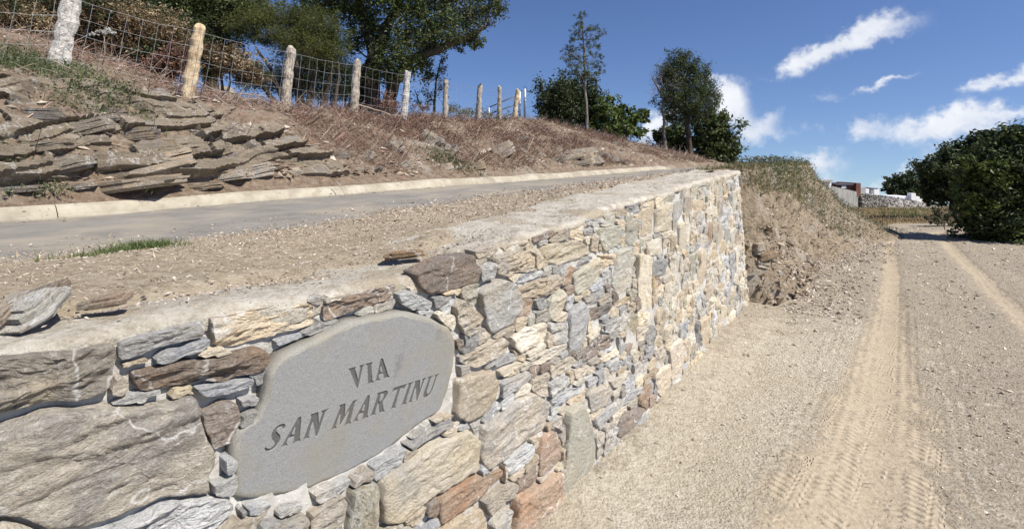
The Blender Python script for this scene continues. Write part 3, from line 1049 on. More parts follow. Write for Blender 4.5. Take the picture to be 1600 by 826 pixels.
PLAQUE_PX = [(25, 510), (40, 450), (100, 425), (135, 340), (145, 230), (190, 170), (320, 110), (440, 45), (600, 15), (640, 10), (740, 30), (830, 75), (860, 130), (860, 200), (845, 320), (830, 390), (760, 430), (670, 510), (610, 555), (540, 595), (430, 650), (330, 690), (200, 715), (60, 728), (30, 700), (45, 640), (25, 580)]


def tile_uv(tile, pts):
    x0, y0, s = TILE[tile]
    return [wall_uv(x0 + x / s, y0 + y / s) for x, y in pts]


def poly_mask(poly, U, V):
    ins = np.zeros(U.shape, bool)
    n = len(poly)
    for i in range(n):
        (x1, y1), (x2, y2) = poly[i], poly[(i + 1) % n]
        if y1 == y2:
            continue
        c = ((y1 > V) != (y2 > V)) & (U < (x2 - x1) * (V - y1) / (y2 - y1) + x1)
        ins ^= c
    return ins


def resample(poly, step):
    out = []
    n = len(poly)
    for i in range(n):
        a, b = np.array(poly[i]), np.array(poly[(i + 1) % n])
        k = max(1, int(round(np.hypot(*(b - a)) / step)))
        for j in range(k):
            out.append(a + (b - a) * j / k)
    return np.array(out)


def stone_mesh(name, poly, mats, bed, proud, seed, res, back=.05, inset=.0, jag=.006, relief=.5):
    """one rough stone: poly in wall (u,v) coordinates round its centre; x along, y into the wall, z up, turned by bed"""
    P = resample(poly, max(res * 1.2, .006))
    # round the corners a little, then make the rim uneven
    P = .6 * P + .2 * (np.roll(P, 1, 0) + np.roll(P, -1, 0))
    nn = fbm(np.stack([P[:, 0] * 26, P[:, 1] * 26, np.full(len(P), seed * 1.7)], 1), 3, 71)
    rad = np.linalg.norm(P, axis=1, keepdims=True) + 1e-6
    P = P * (1 + (nn[:, None] * jag - inset) / rad)
    R = float(np.mean(rad))
    nr = int(np.clip(R / res, 3, 26))
    fr = [1.0, 1.0, .985]
    hh = [None, .55, .90]
    for i in range(nr):
        f = .93 * (1 - i / nr)
        fr.append(f)
        hh.append(.96 + .04 * math.sin(PI * .5 * (1 - f)))
    m = len(P)
    rings, H = [], []
    for f, h in zip(fr, hh):
        rings.append(P * f)
        H.append(np.full(m, -back if h is None else h * proud))
    Q = np.concatenate(rings + [np.zeros((1, 2))])
    D = np.concatenate(H + [np.array([proud])])
    Q3 = np.stack([Q[:, 0], Q[:, 1], np.full(len(Q), seed * 3.1)], 1)
    ca, sa = math.cos(bed), math.sin(bed)
    x = Q[:, 0] * ca + Q[:, 1] * sa
    z = -Q[:, 0] * sa + Q[:, 1] * ca
    S = np.stack([x * 8, z * 38, np.full(len(Q), seed * 3.1)], 1)
    lay = fbm(S, 4, 73)
    step = np.floor(lay * 5) / 5
    big = fbm(Q3 * 6, 3, 75)
    fine = fbm(np.stack([x * 40, z * 90, np.full(len(Q), seed)], 1), 2, 77)
    rel = (step * .018 + lay * .004 + big * .018 + fine * .009) * relief
    fade = np.ones(len(Q))
    fade[:m] = 0
    fade[m:2 * m] = .35
    D = D + rel * fade * min(1.4, .45 + R * 7)
    V = np.stack([x, -D, z], 1)
    nrg = len(fr)
    i = np.arange(m)
    j = (i + 1) % m
    Fq = []
    for r in range(nrg - 1):
        a, b = r * m, (r + 1) * m
        Fq.append(np.stack([a + i, a + j, b + j, b + i], 1))
    c = nrg * m
    F3 = np.stack([(nrg - 1) * m + i, (nrg - 1) * m + j, np.full(m, c)], 1)
    return V, np.concatenate(Fq), F3


def stone_wall():
    root = empty('retaining_wall', wall_pt(0, 0))
    tag(root, 'long retaining wall of mortared tan and grey schist stones beside the dirt track', 'stone wall')
    du = .007
    us = np.arange(-2.6, 4.03, du)
    vs = np.arange(-.04, 1.5, du)
    U, V = np.meshgrid(us, vs, indexing='ij')
    lim = V < z_top(U) - .008
    lab = np.where(lim, 0, -1)
    plq = tile_uv('B', PLAQUE_PX)
    lab[poly_mask(plq, U, V)] = -1
    stones = []
    for (tl, cc, pts) in TRACED:
        poly = tile_uv(tl, pts)
        poly = [(max(a, -2.6), max(b, -.06)) for a, b in poly]
        mk = poly_mask(poly, U, V)
        lab[mk] = -2
        stones.append((poly, cc, True))
    # everything between is filled with smaller stones grown as blocky cells
    r = np.random.default_rng(5)
    free = np.argwhere(lab == 0)
    seeds = []
    r.shuffle(free)
    occ = np.zeros(lab.shape, bool)
    for (a, b) in free[:60000]:
        if occ[a, b] or lab[a, b] != 0:
            continue
        u, v = us[a], vs[b]
        big = r.random()
        w = r.uniform(.055, .11) if big < .5 else r.uniform(.11, .20)
        if u < .1:
            w *= .8
        h = w * r.uniform(.4, .85)
        if u > 1.2:
            w, h = w * 1.15, h * 1.3
        if u > 1.2 and r.random() < .22:
            w, h = h, w * 1.3
        ia, ib = max(1, int(w * .70 / du)), max(1, int(h * .70 / du))
        occ[max(0, a - ia):a + ia, max(0, b - ib):b + ib] = True
        seeds.append((u, v, w, h, r.uniform(-.2, .3) if u < 1 else r.uniform(-.15, .2)))
    best = np.full(lab.shape, 1e9)
    own = np.full(lab.shape, -1)
    for k, (u, v, w, h, a) in enumerate(seeds):
        R = .2
        i0, i1 = np.searchsorted(us, [u - R, u + R])
        j0, j1 = np.searchsorted(vs, [v - R, v + R])
        x, y = U[i0:i1, j0:j1] - u, V[i0:i1, j0:j1] - v
        xx, yy = x * math.cos(a) + y * math.sin(a), -x * math.sin(a) + y * math.cos(a)
        d = ((np.abs(xx) / w) ** 3 + (np.abs(yy) / h) ** 3) ** (1 / 3.)
        sub = best[i0:i1, j0:j1]
        m = (d < sub)
        sub[m] = d[m]
        own[i0:i1, j0:j1][m] = k
    own[(lab != 0) | (best > 1.25)] = -1
    for k, (u, v, w, h, a) in enumerate(seeds):
        ia, ib = int(round((u - us[0]) / du)), int(round((v - vs[0]) / du))
        if not (0 <= ia < len(us) and 0 <= ib < len(vs)) or own[ia, ib] != k:
            continue
        pts = []
        for q in range(26):
            t = 2 * PI * q / 26
            s = .004
            while s < .22:
                jx, jy = int(round((u + math.cos(t) * s - us[0]) / du)), int(round((v + math.sin(t) * s - vs[0]) / du))
                if not (0 <= jx < len(us) and 0 <= jy < len(vs)) or own[jx, jy] != k:
                    break
                s += .004
            s = max(.004, s - .0035)
            pts.append((u + math.cos(t) * s, v + math.sin(t) * s))
        ar = abs(sum(pts[i][0] * pts[i - 1][1] - pts[i - 1][0] * pts[i][1] for i in range(26))) / 2
        if ar < .0009:
            continue
        cc = r.choice(list('tcgblpkno'), p=[.25, .20, .15, .07, .10, .09, .08, .04, .02]) if u < 1.5 else r.choice(list('tcgblpko'), p=[.31, .29, .12, .04, .06, .13, .04, .01])
        stones.append((pts, str(cc), False))
    items = []
    for idx, (poly, cc, tr) in enumerate(stones):
        A = np.array(poly)
        c = A.mean(0)
        n = len(A)
        ar = abs(np.sum(A[:, 0] * np.roll(A[:, 1], 1) - np.roll(A[:, 0], 1) * A[:, 1])) / 2
        Y = max(.6, float(wall_pt(c[0], c[1]).y))
        vis = ar / Y ** 2 * (1 if -1.8 < c[0] else 0)
        items.append((vis, tr, idx, c, A - c, cc, ar, Y))
    items.sort(key=lambda s: (-int(s[1]), -s[0]))
    stuffV, stuffF4, stuffF3, stuffM4, stuffM3, nv = [], [], [], [], [], 0
    keys = list(SC_COL)
    for rank, (vis, tr, idx, c, A, cc, ar, Y) in enumerate(items):
        rr = random.Random(idx * 13 + 5)
        size = math.sqrt(ar)
        proud = rr.uniform(.008, .022) + min(.02, size * .06) * rr.uniform(.2, 1)
        proud *= float(np.interp(c[0], [-.5, 1.2, 3], [.9, .6, .5]))
        bed = (rr.uniform(-.05, .12) if c[0] < .6 else rr.choice([0, 0, 1.4]) + rr.uniform(-.2, .2))
        if tr and size > .3:
            bed = .10
        w0, h0 = np.ptp(A[:, 0]), np.ptp(A[:, 1])
        if h0 > 1.5 * w0:
            bed = PI / 2 + rr.uniform(-.15, .15)
        res = max(.009, Y * .0052) if tr else max(.012, Y * .008)
        Vm, F4, F3 = stone_mesh('stone', [tuple(a) for a in A], None, bed, proud, idx * .77, res, inset=.0035 if tr else .0005, jag=.008 if tr else .005, relief=.05 if size > .3 else .4 if size > .16 else (.75 if size > .09 else .6))
        base = wall_pt(c[0], c[1])
        ang = math.atan2(UH[1], UH[0])
        mat = Matrix.Rotation(ang, 4, 'Z') @ Matrix.Rotation(BAT, 4, 'X') @ Matrix.Rotation(-bed, 4, 'Y')
        if rank < 300:
            me = mesh_np('stone', Vm, [F4, F3], M['s' + cc], smooth=size > .16)
            o = link('stone', me, root)
            o.matrix_local = Matrix.Translation(base - root.location) @ mat
        else:
            R3 = np.array(mat.to_3x3())
            W = Vm @ R3.T + np.array(base - root.location)
            stuffV.append(W)
            stuffF4.append(F4 + nv)
            stuffF3.append(F3 + nv)
            stuffM4.append(np.full(len(F4), keys.index(cc)))
            stuffM3.append(np.full(len(F3), keys.index(cc)))
            nv += len(W)
    if stuffV:
        me = mesh_np('small_stones', np.concatenate(stuffV), [np.concatenate(stuffF4), np.concatenate(stuffF3)], [M['S' + k] for k in keys],
                     np.concatenate(stuffM4 + stuffM3), smooth=False)
        link('small_stones', me, root)['kind'] = 'stuff'
    print('wall stones', len(items))
    # mortar bed behind the stones
    mu, mv = np.arange(-3.6, 4.06, .03), np.linspace(-.15, 1, 48)
    Vv = []
    for u in mu:
        zt = float(z_top(u)) - .01
        for t in mv:
            v = t * zt if t > 0 else t
            Vv.append(wall_pt(u, v, float(np.interp(u, [-.8, .8, 2], [-.012, -.006, -.002]))))
    Vv = np.array([tuple(q) for q in Vv])
    n = fbm(Vv * 14, 3, 81) * .010 + fbm(Vv * 50, 2, 83) * .004
    gu, gv = np.repeat(mu, len(mv)), Vv[:, 2]
    n = n - .02 * poly_mask([(a + (a - .0) * 0, b) for a, b in plq], gu, gv)
    Vv[:, 0] += NOUT.x * n
    Vv[:, 1] += NOUT.y * n
    nb = len(Vv)
    Fq = [grid_faces(len(mu), len(mv))]
    back = []
    for u in mu:
        zt = float(z_top(u)) - .01
        x, y = xy(u, .44)
        back += [(x, y, zt - .03), (x, y, -.2)]
    Vv = np.concatenate([Vv, np.array(back)])
    k = len(mv)
    F2 = []
    for i in range(len(mu) - 1):
        a, b = i * k + k - 1, (i + 1) * k + k - 1
        F2.append((a, b, nb + 2 * i + 2, nb + 2 * i))
        F2.append((nb + 2 * i, nb + 2 * i + 2, nb + 2 * i + 3, nb + 2 * i + 1))
    e = len(mu) - 1
    F2.append((e * k, nb + 2 * e + 1, nb + 2 * e, e * k + k - 1))
    me = mesh_np('mortar', Vv - np.array(root.location), [Fq[0], np.array(F2)], M['mortar'], smooth=True)
    link('mortar', me, root)
    # cement capping with a worn, uneven lip
    cu = np.arange(-3.6, 4.07, .022)
    cp = np.concatenate([[-.004, -.010, -.008, .004, .02], np.linspace(.045, .6, 16)])
    cz = np.concatenate([[-.035, -.016, .0, .010, .014], np.full(16, .016)])
    Uc, Pc = np.meshgrid(cu, cp, indexing='ij')
    Zc = np.tile(cz, (len(cu), 1)) + z_top(Uc)
    lip = n2d(Uc, Pc * 0, 2.6, 91, 4) * .022 + n2d(Uc, Pc * 0, 11, 93) * .012
    Pn = Pc + lip * np.clip(1 - (Pc + .03) / .3, 0, 1) + n2d(Uc, Pc, 30, 95) * .003
    Zn = Zc + n2d(Uc, Pc, 3.5, 97, 4) * .022 * np.clip(Pc / .05 + .8, 0, 1) + n2d(Uc, Pc, 18, 99) * .007
    Zn[:, 0] += n2d(Uc, Pc, 5, 101, 3)[:, 0] * .03
    Zn = Zn - .012 * np.clip((.3 - Uc) / .6, 0, 1)
    Zn = Zn - np.clip((Pc - .48) / .12, 0, 1) * .07
    X, Y = xy(Uc, Pn)
    me = mesh_np('coping', np.stack([X.ravel(), Y.ravel(), Zn.ravel()], 1) - np.array(root.location), grid_faces(len(cu), len(cp)), M['coping'], smooth=True)
    link('coping', me, root)
    return root


stone_wall()

# ---------------------------------------------------------------- the carved plaque
def S_outline():
    c = np.array([(.62, .74), (.60, .86), (.46, .95), (.28, .92), (.18, .77), (.25, .60), (.42, .47), (.53, .32), (.48, .13), (.30, .04), (.12, .08), (.02, .20)])
    w = np.array([.03, .10, .09, .12, .17, .22, .24, .21, .16, .09, .08, .03])
    # subdivide for a smoother curve
    tt = np.linspace(0, len(c) - 1, 40)
    ci = np.stack([np.interp(tt, range(len(c)), c[:, 0]), np.interp(tt, range(len(c)), c[:, 1])], 1)
    wi = np.interp(tt, range(len(c)), w)
    for _ in range(3):
        ci[1:-1] = .5 * ci[1:-1] + .25 * (ci[:-2] + ci[2:])
    d = np.gradient(ci, axis=0)
    d /= np.linalg.norm(d, axis=1, keepdims=True)
    nn = np.stack([-d[:, 1], d[:, 0]], 1)
    L, R = ci + nn * wi[:, None] / 2, ci - nn * wi[:, None] / 2
    return [tuple(a) for a in L] + [tuple(a) for a in R[::-1]]


GLYPH = {
    'V': (.90, [[(0, 1), (.38, 1), (.34, .93), (.48, .28), (.65, .92), (.61, 1), (.90, 1), (.84, .94), (.48, -.06), (.40, -.06), (.06, .94)]]),
    'I': (.40, [[(0, 0), (.07, .08), (.08, .92), (0, 1), (.40, 1), (.32, .92), (.31, .08), (.40, 0)]]),
    'A': (.92, [[(0, 0), (.07, .08), (.40, 1.04), (.52, 1.04), (.84, .08), (.92, 0), (.52, 0), (.58, .08), (.53, .27), (.28, .27), (.23, .08), (.31, 0)],
                [(.32, .37), (.50, .37), (.42, .70)]]),
    'S': (.66, [S_outline()]),
    'N': (.88, [[(0, 0), (.06, .07), (.08, .87), (0, 1), (.34, 1), (.61, .42), (.61, .92), (.53, 1), (.86, 1), (.78, .92), (.78, -.06), (.68, -.06), (.25, .66), (.25, .07), (.32, 0)]]),
    'M': (1.12, [[(0, 0), (.07, .08), (.14, .9), (.06, 1), (.36, 1), (.56, .42), (.78, 1), (1.06, 1), (.98, .92), (1.04, .08), (1.12, 0), (.74, 0), (.80, .08), (.77, .66), (.55, .06), (.48, .06), (.29, .62), (.25, .08), (.32, 0)]]),
    'R': (.95, [[(0, 0), (.08, .08), (.08, .92), (0, 1), (.5, 1), (.68, .94), (.76, .78), (.72, .62), (.58, .5), (.86, .06), (.95, 0), (.62, 0), (.36, .45), (.31, .44), (.31, .08), (.38, 0)],
                [(.31, .56), (.42, .56), (.51, .64), (.53, .77), (.46, .89), (.31, .91)]]),
    'T': (.90, [[(.26, 0), (.33, .08), (.34, .86), (.12, .84), (.02, .70), (0, 1), (.9, 1), (.88, .70), (.78, .84), (.57, .86), (.58, .08), (.65, 0)]]),
    'U': (.90, [[(0, 1), (.4, 1), (.32, .92), (.32, .3), (.38, .13), (.5, .09), (.58, .17), (.62, .32), (.62, .92), (.54, 1), (.88, 1), (.80, .92), (.80, .28), (.72, .06), (.54, -.04), (.32, -.02), (.14, .1), (.08, .28), (.08, .92)]]),
}


def plaque():
    poly = tile_uv('B', PLAQUE_PX)
    c = np.array(poly).mean(0)
    A = np.array(poly) - c
    base = wall_pt(c[0], c[1])
    rot = Matrix.Rotation(math.atan2(UH[1], UH[0]), 4, 'Z') @ Matrix.Rotation(BAT, 4, 'X')
    root = empty('street_sign', base)
    root.matrix_world = Matrix.Translation(base) @ rot
    tag(root, 'smooth grey stone plaque carved VIA SAN MARTINU set into the stone wall', 'street sign')
    P = resample([tuple(a) for a in A], .012)
    for _ in range(2):
        P = .5 * P + .25 * (np.roll(P, 1, 0) + np.roll(P, -1, 0))
    nn = fbm(np.stack([P[:, 0] * 30, P[:, 1] * 30, np.zeros(len(P))], 1), 3, 111)
    rad = np.linalg.norm(P, axis=1, keepdims=True)
    P = P * (1 + nn[:, None] * .0035 / rad)
    m = len(P)
    prof = [(1.0, -.05), (1.002, -.006), (.988, .002), (.968, .005), (.945, .006)]
    V = []
    for f, d in prof:
        w = fbm(np.stack([P[:, 0] * 24, P[:, 1] * 24, np.full(m, f * 40)], 1), 3, 113)
        ff = 1 + (f - 1) * (1 + w * .5)
        dd = d - (d > 0) * (.006 * np.clip(w, -1, 1)) * (f > .96)
        V.append(np.stack([P[:, 0] * ff, -np.full(m, d) if f < .96 else -dd, P[:, 1] * ff], 1))
    V = np.concatenate(V)
    i = np.arange(m)
    j = (i + 1) % m
    bm = bmesh.new()
    vs = [bm.verts.new(v) for v in V]
    for r in range(len(prof) - 1):
        for a, b in zip(i, j):
            f = bm.faces.new((vs[r * m + a], vs[r * m + b], vs[(r + 1) * m + b], vs[(r + 1) * m + a]))
            f.material_index = 1
            f.smooth = True
    bm.faces.new([vs[(len(prof) - 1) * m + a] for a in i])
    bm.faces.new([vs[a] for a in i[::-1]])
    bmesh.ops.recalc_face_normals(bm, faces=bm.faces)
    me = bpy.data.meshes.new('slab')
    bm.to_mesh(me)
    bm.free()
    for mm in ('plaque', 'plaque_edge', 'letter'):
        me.materials.append(M[mm])
    slab = link('slab', me, root)
    # lettering outlines, laid out on the slab along the two carved baselines
    def row(text, bl, br, tl, tr, gap):
        q = [np.array(wall_uv(*p_)) - c for p_ in (bl, br, tl, tr)]
        tot = sum(GLYPH[ch][0] + gap if ch != ' ' else .42 for ch in text) - gap
        x = 0
        out = []
        for ch in text:
            if ch == ' ':
                x += .42
                continue
            w, outs = GLYPH[ch]
            for o in outs:
                pts = []
                for (gx, gy) in o:
                    s = (x + gx) / tot
                    b_ = q[0] + (q[1] - q[0]) * s
                    t_ = q[2] + (q[3] - q[2]) * s
                    pts.append(b_ + (t_ - b_) * gy)
                out.append(pts)
            x += w + gap
        return out
    outl = row('VIA', (543, 606), (605, 586.5), (537.5, 572.5), (601, 555.5), .09)
    outl += row('SAN MARTINU', (410, 707), (679, 617), (421, 664), (687, 583), .09)

    def solid(name, d0, depth, mat):
        cu = bpy.data.curves.new(name, 'CURVE')
        cu.dimensions = '2D'
        cu.fill_mode = 'BOTH'
        cu.extrude = depth / 2
        cu.offset = .0009
        for pts in outl:
            sp = cu.splines.new('POLY')
            sp.points.add(len(pts) - 1)
            for pt, q in zip(sp.points, pts):
                pt.co = (q[0], q[1], 0, 1)
            sp.use_cyclic_u = True
        tmp = bpy.data.objects.new(name + '_outline', cu)
        COL.objects.link(tmp)
        dg = bpy.context.evaluated_depsgraph_get()
        me_ = bpy.data.meshes.new_from_object(tmp.evaluated_get(dg))
        bpy.data.objects.remove(tmp)
        bpy.data.curves.remove(cu)
        for v in me_.vertices:
            x, y, z = v.co
            v.co = (x, -(d0 + z), y)
        bmm = bmesh.new()
        bmm.from_mesh(me_)
        bmesh.ops.remove_doubles(bmm, verts=bmm.verts, dist=1e-6)
        bmesh.ops.recalc_face_normals(bmm, faces=bmm.faces)
        bmm.to_mesh(me_)
        bmm.free()
        me_.materials.clear()
        me_.materials.append(mat)
        return me_
    cut = solid('cutter', .006, .010, M['plaque'])
    co = link('cutter', cut, root)
    md = slab.modifiers.new('carve', 'BOOLEAN')
    md.operation = 'DIFFERENCE'
    md.object = co
    md.solver = 'EXACT'
    dg = bpy.context.evaluated_depsgraph_get()
    dg.update()
    new = bpy.data.meshes.new_from_object(slab.evaluated_get(dg))
    ok = len(new.polygons) > len(me.polygons) + 50
    slab.modifiers.clear()
    print('plaque carved', ok, len(new.polygons))
    if ok:
        slab.data = new
    bpy.data.objects.remove(co)
    link('lettering', solid('lettering', .0018 if ok else .0065, .0012, M['letter']), root)


plaque()

# ---------------------------------------------------------------- slabby rocks
def slab_block(L, D, T, layers, seed, taper=.25, M_=13):
    """a block of layered schist: x length, y depth, z thickness, edges stepping from layer to layer"""
    r = np.random.default_rng(seed)
    a = np.sort((np.arange(M_) + r.uniform(-.3, .3, M_)) * 2 * PI / M_)
    k = 3.2
    base = np.stack([np.sign(np.cos(a)) * np.abs(np.cos(a)) ** (2 / k), np.sign(np.sin(a)) * np.abs(np.sin(a)) ** (2 / k)], 1)
    base *= (1 + r.uniform(-.14, .14, (M_, 1)))
    V, F4, F3 = [], [], []
    zs = np.concatenate([[0], np.cumsum(r.uniform(.5, 1.5, layers))])
    zs = zs / zs[-1] * T - T / 2
    n = 0
    sh = np.zeros(2)
    for i in range(layers):
        f = 1 - taper * abs((i + .5) / layers - .45) * 2 * r.uniform(.5, 1.2)
        sh = sh * .5 + r.uniform(-.09, .09, 2)
        o = base * f * (1 + r.uniform(-.05, .05, (M_, 1))) + sh
        o2 = o * (1 - r.uniform(0, .03))
        za, zb = zs[i], zs[i + 1]
        tilt = r.uniform(-.06, .06, 2) * T
        for (oo, z) in ((o2, za - T * .01), (o, zb)):
            V.append(np.stack([oo[:, 0] * L / 2, oo[:, 1] * D / 2, z + oo[:, 0] * tilt[0] + oo[:, 1] * tilt[1]], 1))
        j = np.arange(M_)
        jn = (j + 1) % M_
        F4.append(np.stack([n + j, n + jn, n + M_ + jn, n + M_ + j], 1))
        V.append(np.array([[sh[0] * L / 2, sh[1] * D / 2, za - T * .01], [sh[0] * L / 2, sh[1] * D / 2, zb + T * .02]]))
        F3.append(np.stack([np.full(M_, n + 2 * M_), jn + n, j + n], 1))
        F3.append(np.stack([np.full(M_, n + 2 * M_ + 1), n + M_ + j, n + M_ + jn], 1))
        n += 2 * M_ + 2
    V = np.concatenate(V)
    return V, np.concatenate(F4), np.concatenate(F3)


M['rg'] = stone_mat('outcrop_grey', (.09, .068, .048), (.28, .225, .16), (.47, .42, .345), (.33, .26, .175), streak=8)
M['rt'] = stone_mat('outcrop_tan', (.16, .12, .08), (.42, .345, .25), (.60, .53, .42), (.46, .34, .21), streak=8)
M['rd'] = stone_mat('outcrop_dark', (.08, .066, .054), (.24, .205, .17), (.42, .38, .32), (.31, .24, .16), streak=8)
WALL_ANG = math.atan2(UH[1], UH[0])


def slab_obj(name, px, py, wpx, hpx, tilt, mat, seed, parent=None, depth=None, sink=.25, layers=4, yaw=0.0, nod=0.0, on=None, taper=.25, foot=False):
    """a slab seen at a photo pixel with that width and height, tilted in the picture by TILT degrees"""
    c = on if on is not None else hit(px, py)
    Y = c.y
    L, T = wpx / F * Y, hpx / F * Y
    # the slope is seen obliquely: give the slab its true length along the slope
    D = depth if depth else max(T * 1.2, L * .55)
    V, F4, F3 = slab_block(L, D, T, layers, seed, taper)
    me = mesh_np(name, V, [F4, F3], M[mat])
    o = link(name, me, parent)
    R = Matrix.Rotation(yaw, 4, 'Z') @ Matrix.Rotation(-math.radians(tilt), 4, 'Y') @ Matrix.Rotation(nod, 4, 'X')
    inward = Vector((0, 1, 0))
    pos = c + inward * (D * sink) + (Vector((0, 0, T * .4)) if foot else Vector((0, 0, 0)))
    m = Matrix.Translation(pos - (parent.location if parent else Vector((0, 0, 0)))) @ R
    o.matrix_local = m
    return o


def rock_body(name, u0, u1, p0, p1, mask, dip, freq, jf, amp, mat, seed, du=.014, dp=.012):
    """bedrock breaking through the bank: layers that dip along the road, split by joints into stepped blocks"""
    us, ps = np.arange(u0, u1, du), np.arange(p0, p1, dp)
    U, P = np.meshgrid(us, ps, indexing='ij')
    X, Y = xy(U, P)
    Z = height(U, P, False)
    q = np.stack([X.ravel(), Y.ravel(), Z.ravel()], 1)
    w1 = fbm(q * 1.3, 3, seed).reshape(U.shape)
    w2 = fbm(q * 6, 3, seed + 1).reshape(U.shape)
    c = (Z - dip * U + w1 * .16 + w2 * .012) * freq
    lay = np.floor(c)
    fr = c - lay
    hl = _hash(lay, lay * 0 + 3, lay * 0, seed)
    jx = (U + .5 * Z + w2 * .05) * jf * (.5 + hl) + hl * 17
    blk = np.floor(jx)
    hb = _hash(lay, blk, blk * 0 + 1, seed)
    big = _hash(np.floor(c / 3.1), np.floor(jx * .45 + 3), blk * 0, seed + 2)
    d = amp * (.40 * hb ** 1.2 + .85 * big) + fbm(q * np.array([5, 5, 40]), 3, seed + 4).reshape(U.shape) * .016
    d = d + .03 * np.minimum(fr, .5)
    d = d - amp * .42 - (1 - mask(U, P) * np.clip(1.06 + w1 * 1.1, 0, 1.0)) * amp * 1.6
    d = d + height(U, P) - Z * 1.0
    X = X + UH[1] * d * .8
    Y = Y - UH[0] * d * .8
    Z = Z + d * .35
    me = mesh_np(name, np.stack([X.ravel(), Y.ravel(), Z.ravel()], 1), grid_faces(len(us), len(ps)), mat, smooth=False)
    return link(name, me)


def outcrop():
    root = empty('rock_outcrop', hit(150, 290))
    tag(root, 'large layered grey schist outcrop in the bank at the far left above the road', 'rock outcrop')
    r = random.Random(12)
    S = [  # px, py, w, h, tilt, mat
        (70, 300, 130, 14, 8, 'rt'), (55, 285, 110, 16, 12, 'rt'), (60, 265, 110, 20, 14, 'rg'), (40, 248, 100, 18, 14, 'rg'), (95, 250, 70, 22, 12, 'rt'),
        (55, 232, 80, 12, 10, 'rg'), (95, 225, 70, 12, 8, 'rd'), (150, 282, 120, 12, 8, 'rg'), (190, 293, 140, 14, 6, 'rt'), (240, 285, 90, 14, 10, 'rg'),
        (175, 268, 110, 14, 12, 'rt'), (235, 268, 110, 14, 14, 'rt'), (270, 278, 50, 16, 10, 'rg'), (180, 252, 90, 14, 12, 'rg'), (235, 250, 100, 16, 16, 'rt'),
        (275, 255, 50, 22, 14, 'rg'), (200, 238, 110, 15, 14, 'rg'), (250, 232, 90, 14, 10, 'rt'), (275, 240, 50, 14, 12, 'rg'), (155, 215, 90, 26, 16, 'rt'),
        (120, 203, 80, 16, 18, 'rg'), (172, 222, 60, 20, 20, 'rg'), (215, 225, 60, 20, 22, 'rg'), (205, 210, 60, 16, 14, 'rd'), (245, 215, 60, 14, 8, 'rg'),
        (190, 192, 70, 14, 6, 'rg'), (150, 190, 60, 10, 12, 'rg'), (230, 200, 60, 12, 4, 'rd'), (90, 180, 90, 24, 6, 'rd'), (60, 182, 50, 18, 0, 'rd'),
        (195, 170, 60, 16, 6, 'rg'), (225, 180, 50, 12, -6, 'rg'), (160, 178, 50, 10, 8, 'rd'), (250, 190, 50, 10, -10, 'rg'), (270, 205, 50, 12, 0, 'rg'),
        (330, 220, 60, 16, 22, 'rg'), (350, 230, 70, 14, 24, 'rg'), (365, 245, 60, 16, 24, 'rg'), (330, 240, 50, 14, 20, 'rt'), (345, 255, 60, 12, 18, 'rd'),
        (310, 215, 40, 14, 0, 'rd'), (380, 232, 40, 12, 30, 'rd'), (325, 205, 40, 8, 10, 'rt'), (390, 270, 60, 16, 14, 'rt'), (350, 278, 70, 12, 8, 'rt'), (300, 292, 60, 8, 4, 'rg'),
        (20, 295, 60, 8, 2, 'rd'), (115, 292, 60, 8, 6, 'rd'), (215, 258, 70, 10, 18, 'rd'), (140, 240, 50, 22, 10, 'rt'),
    ]
    body = rock_body('bedrock', -3.4, 2.15, 3.82, 6.1, lambda u, p: np.clip((2.15 - u) / .35, 0, 1) * np.clip((p - 3.80) / .08, 0, 1) * np.clip((np.interp(u, [-3.4, -1, .2, 1, 1.5, 2.1], [5.1, 5.2, 5.3, 5.2, 4.6, 4.3]) - p) / .25, 0, 1),
                     .20, 14.0, 1.7, .27, M['rg'], 5)
    body.parent = root
    body.data.transform(Matrix.Translation(-root.location))
    for i, (px, py, w, h, tl, mt) in enumerate(S):
        if i % 3 != 2 and i < 38 or i in (48, 49, 50):
            continue
        slab_obj('slab', px + r.uniform(-4, 4), py + r.uniform(-2, 2), w * 1.12, h * 1.3, tl + r.uniform(-4, 4), mt, 100 + i, root,
                 sink=r.uniform(.16, .30), layers=r.choice([4, 5, 6, 7]), yaw=WALL_ANG * .35 + r.uniform(-.25, .25), nod=r.uniform(-.12, .05), taper=.18)


outcrop()
tag(rock_body('rock_ledges', 2.0, 10.5, 3.86, 6.3, lambda u, p: np.clip((p - 3.86) / .1, 0, 1) * np.clip((np.interp(u, [2, 3, 4.5, 6, 8, 10], [4.7, 5.2, 5.5, 5.9, 5.6, 5.0]) - p) / .5, 0, 1) * np.clip(.55 + n2d(u, p, 1.5, 131, 2) * 1.7, 0, 1.1),
              .42, 15.0, 2.2, .22, M['rg'], 9, .022, .018), kind='structure')


def rock(label, px, py, w, h, tilt, mat, seed, **kw):
    o = slab_obj('rock', px, py, w, h, tilt, mat, seed, **kw)
    return tag(o, label, 'rock')


